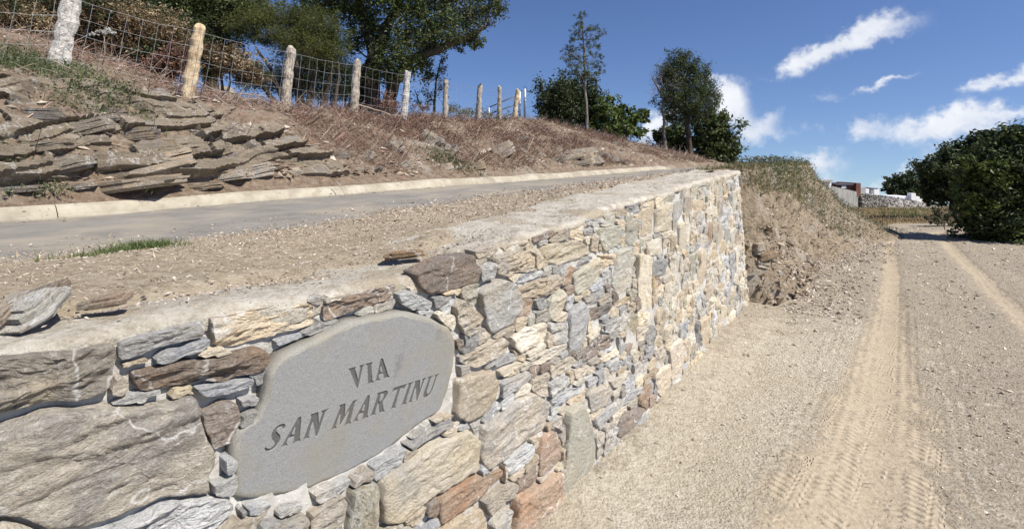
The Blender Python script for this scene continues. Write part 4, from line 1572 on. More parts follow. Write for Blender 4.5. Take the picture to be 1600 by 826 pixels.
BANKROCKS = [
    ('dark angular boulder propped upright beside a fence post, above the layered outcrop', 243, 158, 38, 30, 30, 'rd'),
    ('dark log shaped rock lying on a slant below the bare wooden post', 277, 180, 50, 26, -32, 'rd'),
    ('grey slab jutting from the bank right of the outcrop, below the third post', 480, 246, 34, 15, 22, 'rg'),
    ('small pale stone pair resting on the bank below the fourth post', 530, 243, 30, 14, 4, 'rg'),
    ('long grey slab lying aslant on the bank among red bracken', 570, 242, 36, 12, 20, 'rg'),
    ('upright tilted grey slab below the white peeling fence post', 612, 233, 40, 22, 40, 'rg'),
    ('wedge of grey rock low on the bank just above the kerb middle', 630, 262, 34, 16, 34, 'rg'),
    ('standing block of grey layered rock in red bracken below the fence', 672, 218, 26, 30, 48, 'rg'),
    ('tan rock half buried low on the bank above the kerb', 745, 262, 30, 16, 10, 'rt'),
    ('pale crumbling rock face among dry stems below the far fence posts', 782, 238, 46, 22, 30, 'rg'),
    ('flat grey rock perched near the top of the bank below the young pine', 962, 226, 22, 9, -6, 'rg'),
    ('rock beside the bramble patch on the bank, low above the kerb', 697, 262, 26, 12, 12, 'rt'),
    ('small grey rock behind the fence between the second and third posts', 345, 142, 40, 12, 0, 'rg'),
]
for i, (lb, px, py, w, h, tl, mt) in enumerate(BANKROCKS):
    rock(lb, px, py, w, h, tl, mt, 300 + i, sink=.1, layers=4, yaw=.25, nod=-.08)


def far_outcrop():
    root = empty('rock_outcrop', hit(895, 255))
    tag(root, 'low outcrop of pale slanting schist slabs in the far bank near the young pine', 'rock outcrop')
    for i, (px, py, w, h, tl, mt) in enumerate([(900, 240, 66, 12, 6, 'rt'), (885, 248, 60, 10, 14, 'rg'), (912, 248, 44, 14, 8, 'rt'), (868, 240, 26, 10, 42, 'rg'), (905, 257, 40, 10, 10, 'rg'), (872, 252, 30, 10, 30, 'rd'), (920, 256, 24, 14, 16, 'rt')]):
        slab_obj('slab', px, py, w, h, tl, mt, 400 + i, root, sink=.2, layers=4, yaw=.3, nod=-.1)


far_outcrop()


def verge_pt(px, py):
    for Y in np.linspace(.6, 8, 3000):
        X = (px - CX) / F * Y
        u, p = up(X, Y)
        if p < .1:
            continue
        if EYE + (HY - py) / F * Y < float(height(u, p, False)) + .03:
            return Vector((X, Y, float(height(u, p, False)) + .03))


M['ro'] = stone_mat('rusty_flake', (.10, .06, .03), (.27, .19, .11), (.42, .33, .21), (.33, .20, .10), streak=6)
M['rw'] = stone_mat('white_flaky_rock', (.16, .14, .11), (.50, .47, .40), (.68, .65, .58), (.42, .28, .17), streak=9)
for (lb, px, py, w, h, tl, mt, dp, ly) in [
    ('cream flaky schist lump with dark underside on the verge at the far left', 52, 486, 84, 30, 14, 'rw', .13, 5),
    ('orange stained grey stone leaning behind the cream lump on the verge', 55, 470, 80, 18, 20, 'ro', .10, 3),
    ('flat brown wedge of stone lying on the verge behind the wall coping', 165, 482, 66, 13, 8, 'ro', .055, 3),
    ('small grey pebble in front of the brown stone wedge on the verge', 129, 497, 16, 8, 6, 'rg', .02, 2),
    ('thin dark brown flake of stone lying on the wall coping, above the grey block', 630, 397, 66, 9, 3, 'ro', .06, 3),
    ('small thin sliver of stone lying on the coping near the dark flake', 657, 408, 22, 3, 4, 'ro', .015, 2),
    ('dark rock chip at the left end of the verge, cut by the picture edge', 3, 498, 22, 18, 0, 'rd', .06, 3),
    ('rough stone half sunk in the near verge, left of the cream lump', 30, 466, 50, 10, 12, 'rt', .06, 3),
]:
    rock(lb, px, py, w, h, tl, mt, int(px) + 900, depth=dp, sink=.0, layers=ly, on=verge_pt(px, py + h * .45), foot=True, yaw=.25, taper=.5, nod=.4 if px < 100 else .15)


def mound_rocks():
    R_ = [
        ('cream block of broken schist wedged in the cut earth beside the wall end', 1184, 388, 24, 16, 0, 'rw'),
        ('brown broken slab under the overhang of the mound beside the wall end', 1196, 400, 40, 10, 10, 'ro'),
        ('lowest tan slab leaning at the foot of the wall end', 1190, 412, 30, 12, -16, 'rt'),
        ('slanting grey flake on the scree at the foot of the mound', 1262, 408, 24, 12, -34, 'rg'),
        ('pale slab standing on the scree near the foot of the mound', 1276, 412, 22, 10, -40, 'rw'),
        ('flat tan stone on the scree below the mound, right of the wall', 1228, 412, 26, 7, 0, 'rt'),
        ('white stone lying at the foot of the scree by the wall end', 1218, 426, 12, 6, 0, 'rw'),
        ('dark stone lying alone on the gravel left of the wheel rut', 1348, 406, 14, 6, 6, 'rd'),
        ('cream stone near the top of the scree below the grassy mound', 1308, 374, 12, 5, 0, 'rw'),
    ]
    for i, (lb, px, py, w, h, tl, mt) in enumerate(R_):
        c = hit_low(px, py + h * .4)
        u, p = up(c.x, c.y)
        if p > -.55 and px < 1290:      # lies on the slope of the mound
            k = (px - CX) / F
            best = None
            for Y in np.linspace(4.5, 12, 1500):
                X, Z = k * Y, EYE + (HY - py) / F * Y
                iu = np.searchsorted(MU, up(X, Y)[0])
                if iu >= len(MU):
                    break
                d = np.linalg.norm(MOUND[max(0, min(iu, len(MU) - 1))] - np.array([X, Y, Z]), axis=1).min()
                if best is None or d < best[0]:
                    best = (d, Vector((X, Y, Z)))
            if best and best[0] < .2:
                c = best[1]
        rock(lb, px, py, w, h, tl, mt, 500 + i, sink=.0, layers=3, on=c, foot=False, yaw=.5, nod=-.1, taper=.4)


mound_rocks()


# ---------------------------------------------------------------- loose gravel, chips, litter
def scatter_mesh(name, P, size, mats, flat=.5, elong=1.6, seed=1, island=True, nrm=None):
    """many little angular stones or chips as one mesh: each an irregular octahedron"""
    r = np.random.default_rng(seed)
    n = len(P)
    octa = np.array([(1, 0, 0), (0, 1, 0), (-1, 0, 0), (0, -1, 0), (0, 0, 1), (0, 0, -1)], float)
    Fo = np.array([(0, 1, 4), (1, 2, 4), (2, 3, 4), (3, 0, 4), (1, 0, 5), (2, 1, 5), (3, 2, 5), (0, 3, 5)])
    V = np.tile(octa, (n, 1, 1)) * (1 + r.uniform(-.35, .35, (n, 6, 1)))
    V = V + r.uniform(-.22, .22, (n, 6, 3))
    s = np.asarray(size)[:, None] / 2
    el = r.uniform(1, elong, n)[:, None]
    V[:, :, 0] *= s * el
    V[:, :, 1] *= s / np.sqrt(el)
    V[:, :, 2] *= s * r.uniform(flat * .5, flat * 1.2, n)[:, None]
    a, b = r.uniform(0, 2 * PI, n), r.normal(0, .35, n)
    x, y, z = V[:, :, 0].copy(), V[:, :, 1].copy(), V[:, :, 2].copy()
    cb, sb = np.cos(b)[:, None], np.sin(b)[:, None]
    x, z = x * cb + z * sb, -x * sb + z * cb
    ca, sa = np.cos(a)[:, None], np.sin(a)[:, None]
    V[:, :, 0], V[:, :, 1], V[:, :, 2] = x * ca - y * sa, x * sa + y * ca, z
    V += P[:, None, :]
    Fa = (Fo[None] + (np.arange(n) * 6)[:, None, None]).reshape(-1, 3)
    o = link(name, mesh_np(name, V.reshape(-1, 3), Fa, mats, smooth=False))
    o['kind'] = 'stuff'
    return o


M['gravel'] = leaf_mat('gravel_stones', (.18, .148, .112), (.37, .315, .245), (.60, .545, .45), .0)
M['rubble_brown'] = leaf_mat('brown_rubble', (.12, .085, .06), (.26, .205, .15), (.46, .39, .30), .0)
M['rubble_dark'] = leaf_mat('dark_rubble', (.08, .075, .07), (.19, .18, .165), (.36, .34, .31), .0)
M['rubble'] = leaf_mat('rubble_stones', (.17, .13, .10), (.34, .28, .22), (.56, .50, .42), .0)


def gravel():
    r = np.random.default_rng(31)
    # density falls with distance: sample by depth so that near and far ground carry similar picture density
    n = 64000
    Y = 2.0 * (13.5 / 2.0) ** r.random(n) ** .9
    k = r.uniform(-.05, 1.06, n)
    X = k * Y
    u, p = up(X, Y)
    d1, s1, _ = poly_dist(X, Y, RUT1)
    d2, s2, _ = poly_dist(X, Y, RUT2)
    keep = (p < -.16) & (d1 > np.interp(Y, [2, 4.5, 12], [.5, .3, .22]) * r.uniform(.5, 1.3, n)) & (d2 > .25 * r.uniform(.6, 1.2, n))
    pale = (np.abs(p + .7) < .75) & (Y < 5)
    keep &= ~(pale & (r.random(n) < .45))
    X, Y = X[keep], Y[keep]
    sz = (.003 + .006 * r.random(len(X)) ** 2 + .022 * (r.random(len(X)) ** 22)) * np.clip(Y / 3.2, .8, 2.4)
    P = np.stack([X, Y, ground_z(X, Y) + sz * .12], 1)
    scatter_mesh('gravel', P, sz, M['gravel'], .55, 1.7, 32)
    m = 110
    Yl = r.uniform(2.2, 9, m)
    Xl = Yl * r.uniform(.05, 1.0, m)
    ul, pl = up(Xl, Yl)
    k = pl < -.2
    Xl, Yl = Xl[k], Yl[k]
    al, Ll = r.uniform(0, 2 * PI, k.sum()), r.uniform(.01, .05, k.sum())
    Vl, Fl = sticks(np.stack([Xl, Yl, ground_z(Xl, Yl) + .004], 1), np.stack([np.cos(al) * Ll, np.sin(al) * Ll, r.normal(0, .006, k.sum())], 1), .0010 + .0012 * r.random(k.sum()))
    stuff('fallen_twigs', [(Vl, Fl, 0)], [M['twig_red']])
    # rubble on and below the mound
    m = 5200
    iu = r.integers(0, len(MU), m)
    it = np.clip((34 * (.25 + .75 * r.random(m) ** .6)).astype(int), 0, 33)
    Q = MOUND[iu, it] + r.normal(0, .03, (m, 3)) * [1, 1, .2]
    s2_ = .014 + .05 * r.random(m) ** 4
    scatter_mesh('rubble', Q, s2_, M['rubble_brown'], .5, 2.0, 33)
    m = 240
    iu = np.searchsorted(MU, r.uniform(4.1, 5.6, m))
    it = np.clip((34 * r.uniform(.45, 1, m)).astype(int), 0, 33)
    scatter_mesh('rubble', MOUND[iu, it] + r.normal(0, .03, (m, 3)), .025 + .10 * r.random(m) ** 3, M['rubble_brown'], .45, 2.4, 38)
    m = 3600
    uu = 4.1 + 6 * r.random(m)
    pp = -.42 - np.abs(r.normal(0, .34, m)) - np.clip(uu - 7, 0, 3) * .2
    X, Y = xy(uu, pp)
    s3 = .010 + .045 * r.random(m) ** 5
    scatter_mesh('rubble', np.stack([X, Y, ground_z(X, Y) + s3 * .15], 1), s3, M['rubble'], .5, 2.0, 34)
    # bark chips and straw on the verge
    m = 52000
    uu = -2.6 + 12 * r.random(m) ** 1.7
    pp = r.uniform(.12, 2.45, m) - .35 * r.random(m)
    pp = np.where(uu > 4.2, np.maximum(pp, 0), np.maximum(pp, .15 + .06 * np.clip(uu, 0, 3)))
    X, Y = xy(uu, pp)
    zz = verge_z(uu[:, None], pp[:, None])[:, 0]
    zr = height(uu, pp, False) + .006
    zz = np.maximum(zz, zr)
    cl = fbm(np.stack([X * 2.3, Y * 2.3, X * 0], 1), 4, 143)
    ok = (r.random(m) < np.where(pp > 1.95, .2, 1) * np.clip(.55 + cl * 1.9, .05, 1))
    sz = (.0035 + .010 * r.random(m) ** 4) * np.clip(Y / 2.2, .8, 2.2)
    scatter_mesh('wood_chips', np.stack([X, Y, zz + .001], 1)[ok], sz[ok], M['leaf_chip'], .22, 5.0, 35)
    ok = (r.random(m) < np.where(pp > 1.95, .12, .6))
    dj = r.normal(0, .02, (m, 2))
    scatter_mesh('gravel', np.stack([X + dj[:, 0], Y + dj[:, 1], zz + .001], 1)[ok], (sz * 1.25)[ok], M['rubble'], .55, 1.8, 39)
    m = 2600
    uu = -2.5 + 14 * r.random(m) ** 1.3
    pp = np.where(r.random(m) < .5, 3.6 - np.abs(r.normal(0, .10, m)), r.uniform(3.6, 3.86, m))
    X, Y = xy(uu, pp)
    kz = height(uu, np.minimum(pp, 3.6), False) + np.interp(pp, [3.6, 3.615, 3.66, 3.70, 3.8, 3.9], [.006, .036, .086, .103, .119, .11])
    keep_ = fbm(np.stack([uu * 1.8, pp * 0, pp * 0], 1), 3, 141) > -.12
    scatter_mesh('kerb_dirt', np.stack([X, Y, kz], 1)[keep_], (.006 + .022 * r.random(m) ** 5)[keep_], M['rubble_brown'], .4, 2.2, 42)
    m = 1500
    uu = r.uniform(-3, 3, m)
    pp = 3.86 + np.abs(r.normal(0, .12, m))
    X, Y = xy(uu, pp)
    scatter_mesh('rubble', np.stack([X, Y, height(uu, pp)], 1), .015 + .09 * r.random(m) ** 4, M['rubble_brown'], .45, 2.2, 43)
    # stones on the bank
    m = 9000
    uu = -3 + 23 * r.random(m) ** 1.3
    pp = r.uniform(3.85, 9, m)
    X, Y = xy(uu, pp)
    s4 = .018 + .10 * r.random(m) ** 7
    scatter_mesh('rubble', np.stack([X, Y, height(uu, pp)], 1), s4, M['rubble'], .55, 1.9, 36)
    # crumbs on the coping
    m = 900
    uu = r.uniform(-2, 4, m)
    pp = r.uniform(0.02, .4, m)
    X, Y = xy(uu, pp)
    s5 = .004 + .006 * r.random(m)
    scatter_mesh('gravel', np.stack([X, Y, z_top(uu) + .019], 1), s5, M['rubble'], .5, 2.2, 37)




# ---------------------------------------------------------------- plants made of many blades, leaves and stems
def leaf_arrays(P, size, aspect, seed, updir=.3, spread=None):
    """one folded leaf (two triangles) at each point"""
    r = np.random.default_rng(seed)
    n = len(P)
    d = r.normal(0, 1, (n, 3))
    d[:, 2] = d[:, 2] * .7
    d /= np.linalg.norm(d, axis=1, keepdims=True) + 1e-9
    nz = r.normal(0, 1, (n, 3))
    nz[:, 2] += updir * 3
    w = np.cross(d, nz)
    w /= np.linalg.norm(w, axis=1, keepdims=True) + 1e-9
    s = np.asarray(size) * r.uniform(.6, 1.3, n)
    s = s[:, None]
    fold = np.cross(w, d) * s * .12
    a = P - d * s / 2
    b = P + d * s / 2
    c = P + w * s * aspect / 2 + fold
    e = P - w * s * aspect / 2 + fold
    V = np.stack([a, c, b, e], 1).reshape(-1, 3)
    i = np.arange(n) * 4
    return V, np.concatenate([np.stack([i, i + 1, i + 2], 1), np.stack([i, i + 2, i + 3], 1)])


def blades(P, h, w, seed, lean=.5, curl=.3):
    """thin tapering grass blades or stems, three triangles each"""
    r = np.random.default_rng(seed)
    n = len(P)
    a = r.uniform(0, 2 * PI, n)
    l = np.abs(r.normal(0, lean, n))
    d = np.stack([np.cos(a) * l, np.sin(a) * l, np.ones(n)], 1)
    d /= np.linalg.norm(d, axis=1, keepdims=True)
    hh = (np.asarray(h) * r.uniform(.5, 1.25, n))[:, None]
    b = r.uniform(0, 2 * PI, n)
    s = np.stack([np.cos(b), np.sin(b), np.zeros(n)], 1) * (np.asarray(w) * np.ones(n))[:, None] / 2
    mid = P + d * hh * .55
    tip = P + d * hh + np.stack([np.cos(a), np.sin(a), -np.ones(n) * .6], 1) * hh * curl * r.random((n, 1))
    V = np.stack([P - s, P + s, mid - s * .7, mid + s * .7, tip], 1).reshape(-1, 3)
    i = np.arange(n) * 5
    F = np.concatenate([np.stack([i, i + 1, i + 3], 1), np.stack([i, i + 3, i + 2], 1), np.stack([i + 2, i + 3, i + 4], 1)])
    return V, F


def sticks(P, D, rad):
    """straight three sided twigs from P along D"""
    n = len(P)
    ref = np.tile([.3, .2, .9], (n, 1))
    a = np.cross(D, ref)
    a /= np.linalg.norm(a, axis=1, keepdims=True) + 1e-9
    b = np.cross(D, a)
    b /= np.linalg.norm(b, axis=1, keepdims=True) + 1e-9
    rad = np.asarray(rad)[:, None]
    V = []
    for e, f in ((0, 1), (1, .55)):
        for t in range(3):
            q = 2 * PI * t / 3
            V.append(P + D * e + (a * math.cos(q) + b * math.sin(q)) * rad * f)
    V = np.stack(V, 1).reshape(-1, 3)
    i = np.arange(n) * 6
    F = []
    for t in range(3):
        u = (t + 1) % 3
        F.append(np.stack([i + t, i + u, i + 3 + u], 1))
        F.append(np.stack([i + t, i + 3 + u, i + 3 + t], 1))
    return V, np.concatenate(F)


def stuff(name, parts, mats):
    V, F, mi, n = [], [], [], 0
    for (v, f, k) in parts:
        V.append(v)
        F.append(f + n)
        mi.append(np.full(len(f), k))
        n += len(v)
    o = link(name, mesh_np(name, np.concatenate(V), np.concatenate(F), mats, np.concatenate(mi)))
    o['kind'] = 'stuff'
    return o


def bank_cover():
    r = np.random.default_rng(41)

    def pts(n, u0, u1, p0, p1, pw=1.0):
        uu = u0 + (u1 - u0) * r.random(n) ** pw
        pp = r.uniform(p0, p1, n)
        # grow in clumps
        X, Y = xy(uu, pp)
        c = fbm(np.stack([X * 1.6, Y * 1.6, np.zeros(n)], 1), 3, 43)
        k = r.random(n) < np.clip(.46 + c * 2.1, .03, 1)
        uu, pp = uu[k], pp[k]
        X, Y = xy(uu, pp)
        return np.stack([X, Y, height(uu, pp) - .01], 1), uu, pp

    # straw tufts over the whole bank
    P, uu, pp = pts(60000, -3, 20, 3.86, 9.5, 1.2)
    k = r.random(len(P)) < np.where((uu < 2.3) & (pp < 5.1), .10, 1)
    P = P[k]
    V, F_ = blades(P, .10, .004 * np.clip(P[:, 1] / 6, .8, 2.2), 44, .9, .5)
    stuff('dry_grass', [(V, F_, 0)], [M['leaf_straw']])
    # fallen stems lying about
    P, uu, pp = pts(80000, -3, 18, 4.0, 9.0, 1.15)
    k = r.random(len(P)) < np.where((uu < 2.0) & (pp < 5.1), .10, 1)
    P = P[k]
    a = r.uniform(0, 2 * PI, len(P))
    L = r.uniform(.05, .32, len(P))
    D = np.stack([np.cos(a) * L, np.sin(a) * L, r.normal(.10, .45, len(P)) * L], 1)
    V, F_ = sticks(P + [0, 0, .02], D, .0026 + .004 * r.random(len(P)) ** 3)
    h = len(F_) // 2
    sp = r.random(len(P)) < .55
    Va, Fa = sticks(P[sp] + [0, 0, .02], D[sp], .0026 + .004 * r.random(sp.sum()) ** 3)
    Vb, Fb = sticks(P[~sp] + [0, 0, .02], D[~sp], .0026 + .004 * r.random((~sp).sum()) ** 3)
    stuff('brushwood', [(Va, Fa, 0), (Vb, Fb, 1)], [M['twig'], M['twig_red']])
    # red dead bracken, thickest under the middle of the fence
    P, uu, pp = pts(120000, .4, 14, 3.95, 8.6)
    w = np.clip(1.3 - np.abs(uu - 5.4) / 4.6, .4, 1) * np.clip(1.35 - np.abs(pp - 5.7) / 1.5, .08, 1)
    k = r.random(len(P)) < w
    P = P[k]
    P[:, 2] += r.random(len(P)) ** 2 * .16
    V1, F1 = leaf_arrays(P, .036 * np.clip(P[:, 1] / 8, .8, 1.6), .38, 45, .5)
    Q = P[::3]
    V2, F2 = blades(Q - [0, 0, .03], .16, .004, 46, 1.0, .6)
    stuff('dead_bracken', [(V1, F1, 0), (V2, F2, 1)], [M['leaf_red'], M['twig_red']])
    # dry litter everywhere
    P, uu, pp = pts(46000, -3, 20, 3.85, 9.0, 1.2)
    k = r.random(len(P)) < np.where((uu < 2.3) & (pp < 5.1), .15, 1)
    P = P[k]
    V, F_ = leaf_arrays(P + [0, 0, .015], .03 * np.clip(P[:, 1] / 7, .7, 2), .35, 47, .9)
    stuff('leaf_litter', [(V, F_, 0)], [M['leaf_rust']])
    # a little green among it
    cs = [(30, 100, .32, 900, .16), (55, 110, .28, 600, .14), (120, 135, .16, 300, .14), (190, 150, .2, 400, .12), (710, 255, .25, 500, .07), (690, 250, .2, 300, .07), (130, 170, .2, 200, .10), (20, 272, .12, 160, .08), (215, 292, .1, 80, .07), (75, 302, .08, 80, .07), (400, 120, .3, 300, .16), (760, 180, .4, 500, .2), (725, 178, .35, 500, .22), (820, 180, .3, 300, .2)]
    parts = []
    for i, (px, py, rad, n, h) in enumerate(cs):
        c = hit(px, py)
        X = c.x + r.normal(0, rad, n)
        Y = c.y + r.normal(0, rad * .7, n)
        u, p = up(X, Y)
        P = np.stack([X, Y, height(u, np.maximum(p, 3.8))], 1)
        P[:, 2] += r.random(n) * h
        V, F_ = leaf_arrays(P, .035, .5, 60 + i, .5)
        V2, F2 = blades(P - [0, 0, h * .5], h, .005, 80 + i, .6)
        parts += [(V, F_, 0), (V2, F2, 1)]
    stuff('weeds', parts, [M['leaf_grey'], M['leaf_green']])
    # green tuft at the road's edge
    P = []
    for (px, py, n, sx) in [(150, 399, 160, .06), (175, 396, 160, .07), (205, 390, 420, .07), (225, 386, 420, .07), (240, 383, 320, .06), (65, 404, 14, .05)]:
        c = verge_pt(px, py)
        q = np.stack([c.x + r.normal(0, sx, n), c.y + r.normal(0, sx * .8, n), np.full(n, c.z - .012)], 1)
        P.append(q)
    V, F_ = blades(np.concatenate(P), .05, .004, 99, 1.0, .6)
    stuff('grass', [(V, F_, 0)], [M['leaf_green']])


gravel()
bank_cover()


def mound_cover():
    r = np.random.default_rng(51)
    n = 16000
    iu = (len(MU) * r.random(n)).astype(int)
    iu = iu[(MU[iu] > 4.1)]
    n = len(iu)
    u = MU[iu]
    tmax = np.interp(u, [4, 5, 6.5, 8, 9, 12.4], [.22, .30, .34, .55, .9, 1.0])
    t = r.random(n) * tmax
    it = np.clip((t * 33).astype(int), 0, 33)
    P = MOUND[iu, it] + r.normal(0, .03, (n, 3)) * [1, 1, .3]
    g = r.random(n) < np.interp(u, [4, 5, 6, 8, 12], [.25, .45, .65, .65, .55])
    V1, F1 = blades(P[g], .075, .007, 52, 1.0, .7)
    V2, F2 = blades(P[~g], .07, .007, 53, 1.0, .7)
    V3, F3 = leaf_arrays(P[g] + r.random((g.sum(), 3)) * [0, 0, .14], .04, .35, 54)
    stuff('mound_grass', [(V1, F1, 0), (V2, F2, 1), (V3, F3, 2)], [M['leaf_green'], M['leaf_straw'], M['leaf_grey']])
    # grass over the flat top behind the edge
    n = 9000
    u = 4.2 + 8 * r.random(n)
    p = p_edge(u) + .02 + np.abs(r.normal(0, .35, n))
    X, Y = xy(u, p)
    P = np.stack([X, Y, height(u, np.maximum(p, 0), False) + .01], 1)
    V1, F1 = blades(P[:3500], .10, .007, 55, .8)
    V2, F2 = blades(P[3500:], .09, .007, 56, .9)
    stuff('dry_grass', [(V1, F1, 0), (V2, F2, 1)], [M['leaf_green'], M['leaf_straw']])
    # rough grass beyond the end of the track
    n = 30000
    Y = 11.5 + 16 * r.random(n) ** 1.2
    X = Y * r.uniform(.55, 1.0, n)
    d1, s1, _ = poly_dist(X, Y, RUT1)
    d2, s2, _ = poly_dist(X, Y, RUT2)
    trk = ((s1 * s2 < 0) | (d1 < .5) | (d2 < .5)) & (Y < 14.3)
    dens = np.clip(.55 + fbm(np.stack([X * .8, Y * .8, X * 0], 1), 3, 57) * 1.2, .05, 1)
    k = ~trk & (r.random(n) < dens)
    X, Y = X[k], Y[k]
    P = np.stack([X, Y, ground_z(X, Y)], 1)
    green = fbm(np.stack([X * .5, Y * .5, X * 0], 1), 3, 58) > .12
    V1, F1 = blades(P[green], .24, .018, 59, .7, .5)
    V2, F2 = blades(P[~green], .20, .016, 60, .8, .5)
    V3, F3 = leaf_arrays(P[~green][::2] + [0, 0, .08], .07, .3, 61)
    stuff('field_grass', [(V1, F1, 0), (V2, F2, 1), (V3, F3, 2)], [M['leaf_green'], M['leaf_straw'], M['leaf_rust']])


mound_cover()

# ---------------------------------------------------------------- the fence
POSTS = [  # base px, base py, top px, top py, depth, thickness px, material, label
    (-150, 112, -118, -30, 4.75, 34, 'post_bark', None),
    (86, 128, 114, -8, 5.6, 26, 'post_white', 'pale thick fence post with flaking white bark'),
    (290, 166, 312, 44, 6.7, 19, 'post_bare', 'leaning fence post of bare yellow wood'),
    (443, 179, 455, 77, 8.0, 15, 'post_bark', 'fence post with grey brown bark and bare foot'),
    (553, 183, 558, 97, 9.3, 12.5, 'post_bark', None),
    (630, 191, 637, 113, 10.3, 10.5, 'post_white', 'slender white peeling fence post'),
    (695, 194, 697, 125, 12.0, 8.5, 'post_bark', None),
    (747, 196, 750, 134, 13.3, 8.5, 'post_bark', None),
    (780, 194, 781, 136, 15.0, 6.5, 'post_bark', None),
    (803, 190, 809, 141, 16.6, 7, 'post_bare', 'pale leaning end post'),
]


def fence():
    root = empty('wire_fence', hit(553, 190))
    tag(root, 'rustic sheep fence of rough wooden posts and square wire mesh along the bank', 'fence')
    tops = []
    r = random.Random(4)
    for i, (bx, by, tx, ty, Y, w, mt, lb) in enumerate(POSTS):
        b, t = at(bx, by, Y), at(tx, ty, Y + r.uniform(-.05, .05))
        u, p = up(b.x, b.y)
        gz = float(height(u, p))
        d = (t - b).normalized()
        b0 = b - d * max(.1, (b.z - gz + .12))
        m = MB()
        n = 15
        rad0 = w / F * Y / 2
        pts, rads = [], []
        for j in range(n):
            f = j / (n - 1)
            pts.append(b0 + (t - b0) * f + Vector((r.uniform(-1, 1), r.uniform(-1, 1), 0)) * rad0 * .10)
            rads.append(rad0 * (1.08 - .16 * f) * r.uniform(.93, 1.07))
        pts += [t + d * .002, ]
        rads += [rads[-1] * .90]
        m.tube(pts, rads, 16)
        V = np.concatenate(m.v)
        nn = fbm(V * 14, 3, 120 + i)[:, None] * rad0 * .22
        ax = np.array(b0)[None] + ((V - np.array(b0)) @ np.array(d))[:, None] * np.array(d)[None]
        m.v = [V + (V - ax) / (np.linalg.norm(V - ax, axis=1, keepdims=True) + 1e-6) * nn]
        o = m.build('post', M[mt], root, smooth=False)
        if lb:
            o['label'] = lb
        tops.append((b, t, rad0))
    for i in range(len(tops) - 1):
        (b1, t1, r1), (b2, t2, r2) = tops[i], tops[i + 1]
        m = MB()
        off = Vector((UH[1], -UH[0], 0)) * ((r1 + r2) / 2 + .004)
        L = (b2 - b1).length
        nv = max(4, int(L / .15))
        rad = .0017
        wob = [[r.uniform(-.006, .006) for _ in range(9)] for _ in range(nv + 1)]
        hs = [.02, .14, .26, .40, .56, .74, .93]
        G = []
        for k in range(nv + 1):
            f = k / nv
            sag = -.03 * math.sin(PI * f)
            colp = []
            for q, h in enumerate(hs):
                P1, P2 = b1 + (t1 - b1) * h, b2 + (t2 - b2) * h
                pt = P1 + (P2 - P1) * f + off + Vector((wob[k][q], wob[k][q] * .6, sag + wob[k][q]))
                g = up(pt.x, pt.y)
                pt.z = max(pt.z, float(height(*g)) + .01)
                colp.append(pt)
            G.append(colp)
        for q in range(len(hs)):
            m.tube([G[k][q] for k in range(nv + 1)], rad * (1.25 if q in (0, len(hs) - 1) else 1), 4, False)
        for k in range(nv + 1):
            m.tube(G[k], rad, 4, False)
        m.build('wire_mesh', M['wire'], root)


fence()


def gate():
    root = empty('metal_gate', hit(815, 188))
    tag(root, 'galvanised gate poles with dark sloping rails at the end of the fence', 'gate')
    m = MB()
    Y = 18.0
    for nm, px, w, y0, y1 in (('pole', 820, 4.2, 196, 139), ('pole', 812, 3.4, 196, 143), ('pole', 764, 2.4, 192, 168)):
        q = MB()
        q.tube([at(px, y0 + 6, Y), at(px, y1, Y)], w / F * Y / 2, 8)
        q.build(nm, M['galv'], root, smooth=True)
    for (x0, y0, x1, y1) in ((764, 168, 812, 147), (766, 178, 812, 161), (770, 188, 812, 174)):
        q = MB()
        q.tube([at(x0, y0, Y), at(x1, y1, Y)], .020, 6)
        q.build('rail', M['rail'], root, smooth=True)


gate()


# ---------------------------------------------------------------- trees and shrubs
def noisy_path(a, b, n, amp, r, bend=0.0):
    a, b = Vector(a), Vector(b)
    L = (b - a).length
    out = []
    off = Vector((0, 0, 0))
    for i in range(n + 1):
        f = i / n
        off = off * .7 + Vector((r.uniform(-1, 1), r.uniform(-1, 1), r.uniform(-1, 1))) * amp * L / n
        p = a + (b - a) * f + off * (1 if 0 < i < n else 0)
        p.z += bend * L * math.sin(PI * f)
        out.append(p)
    return out


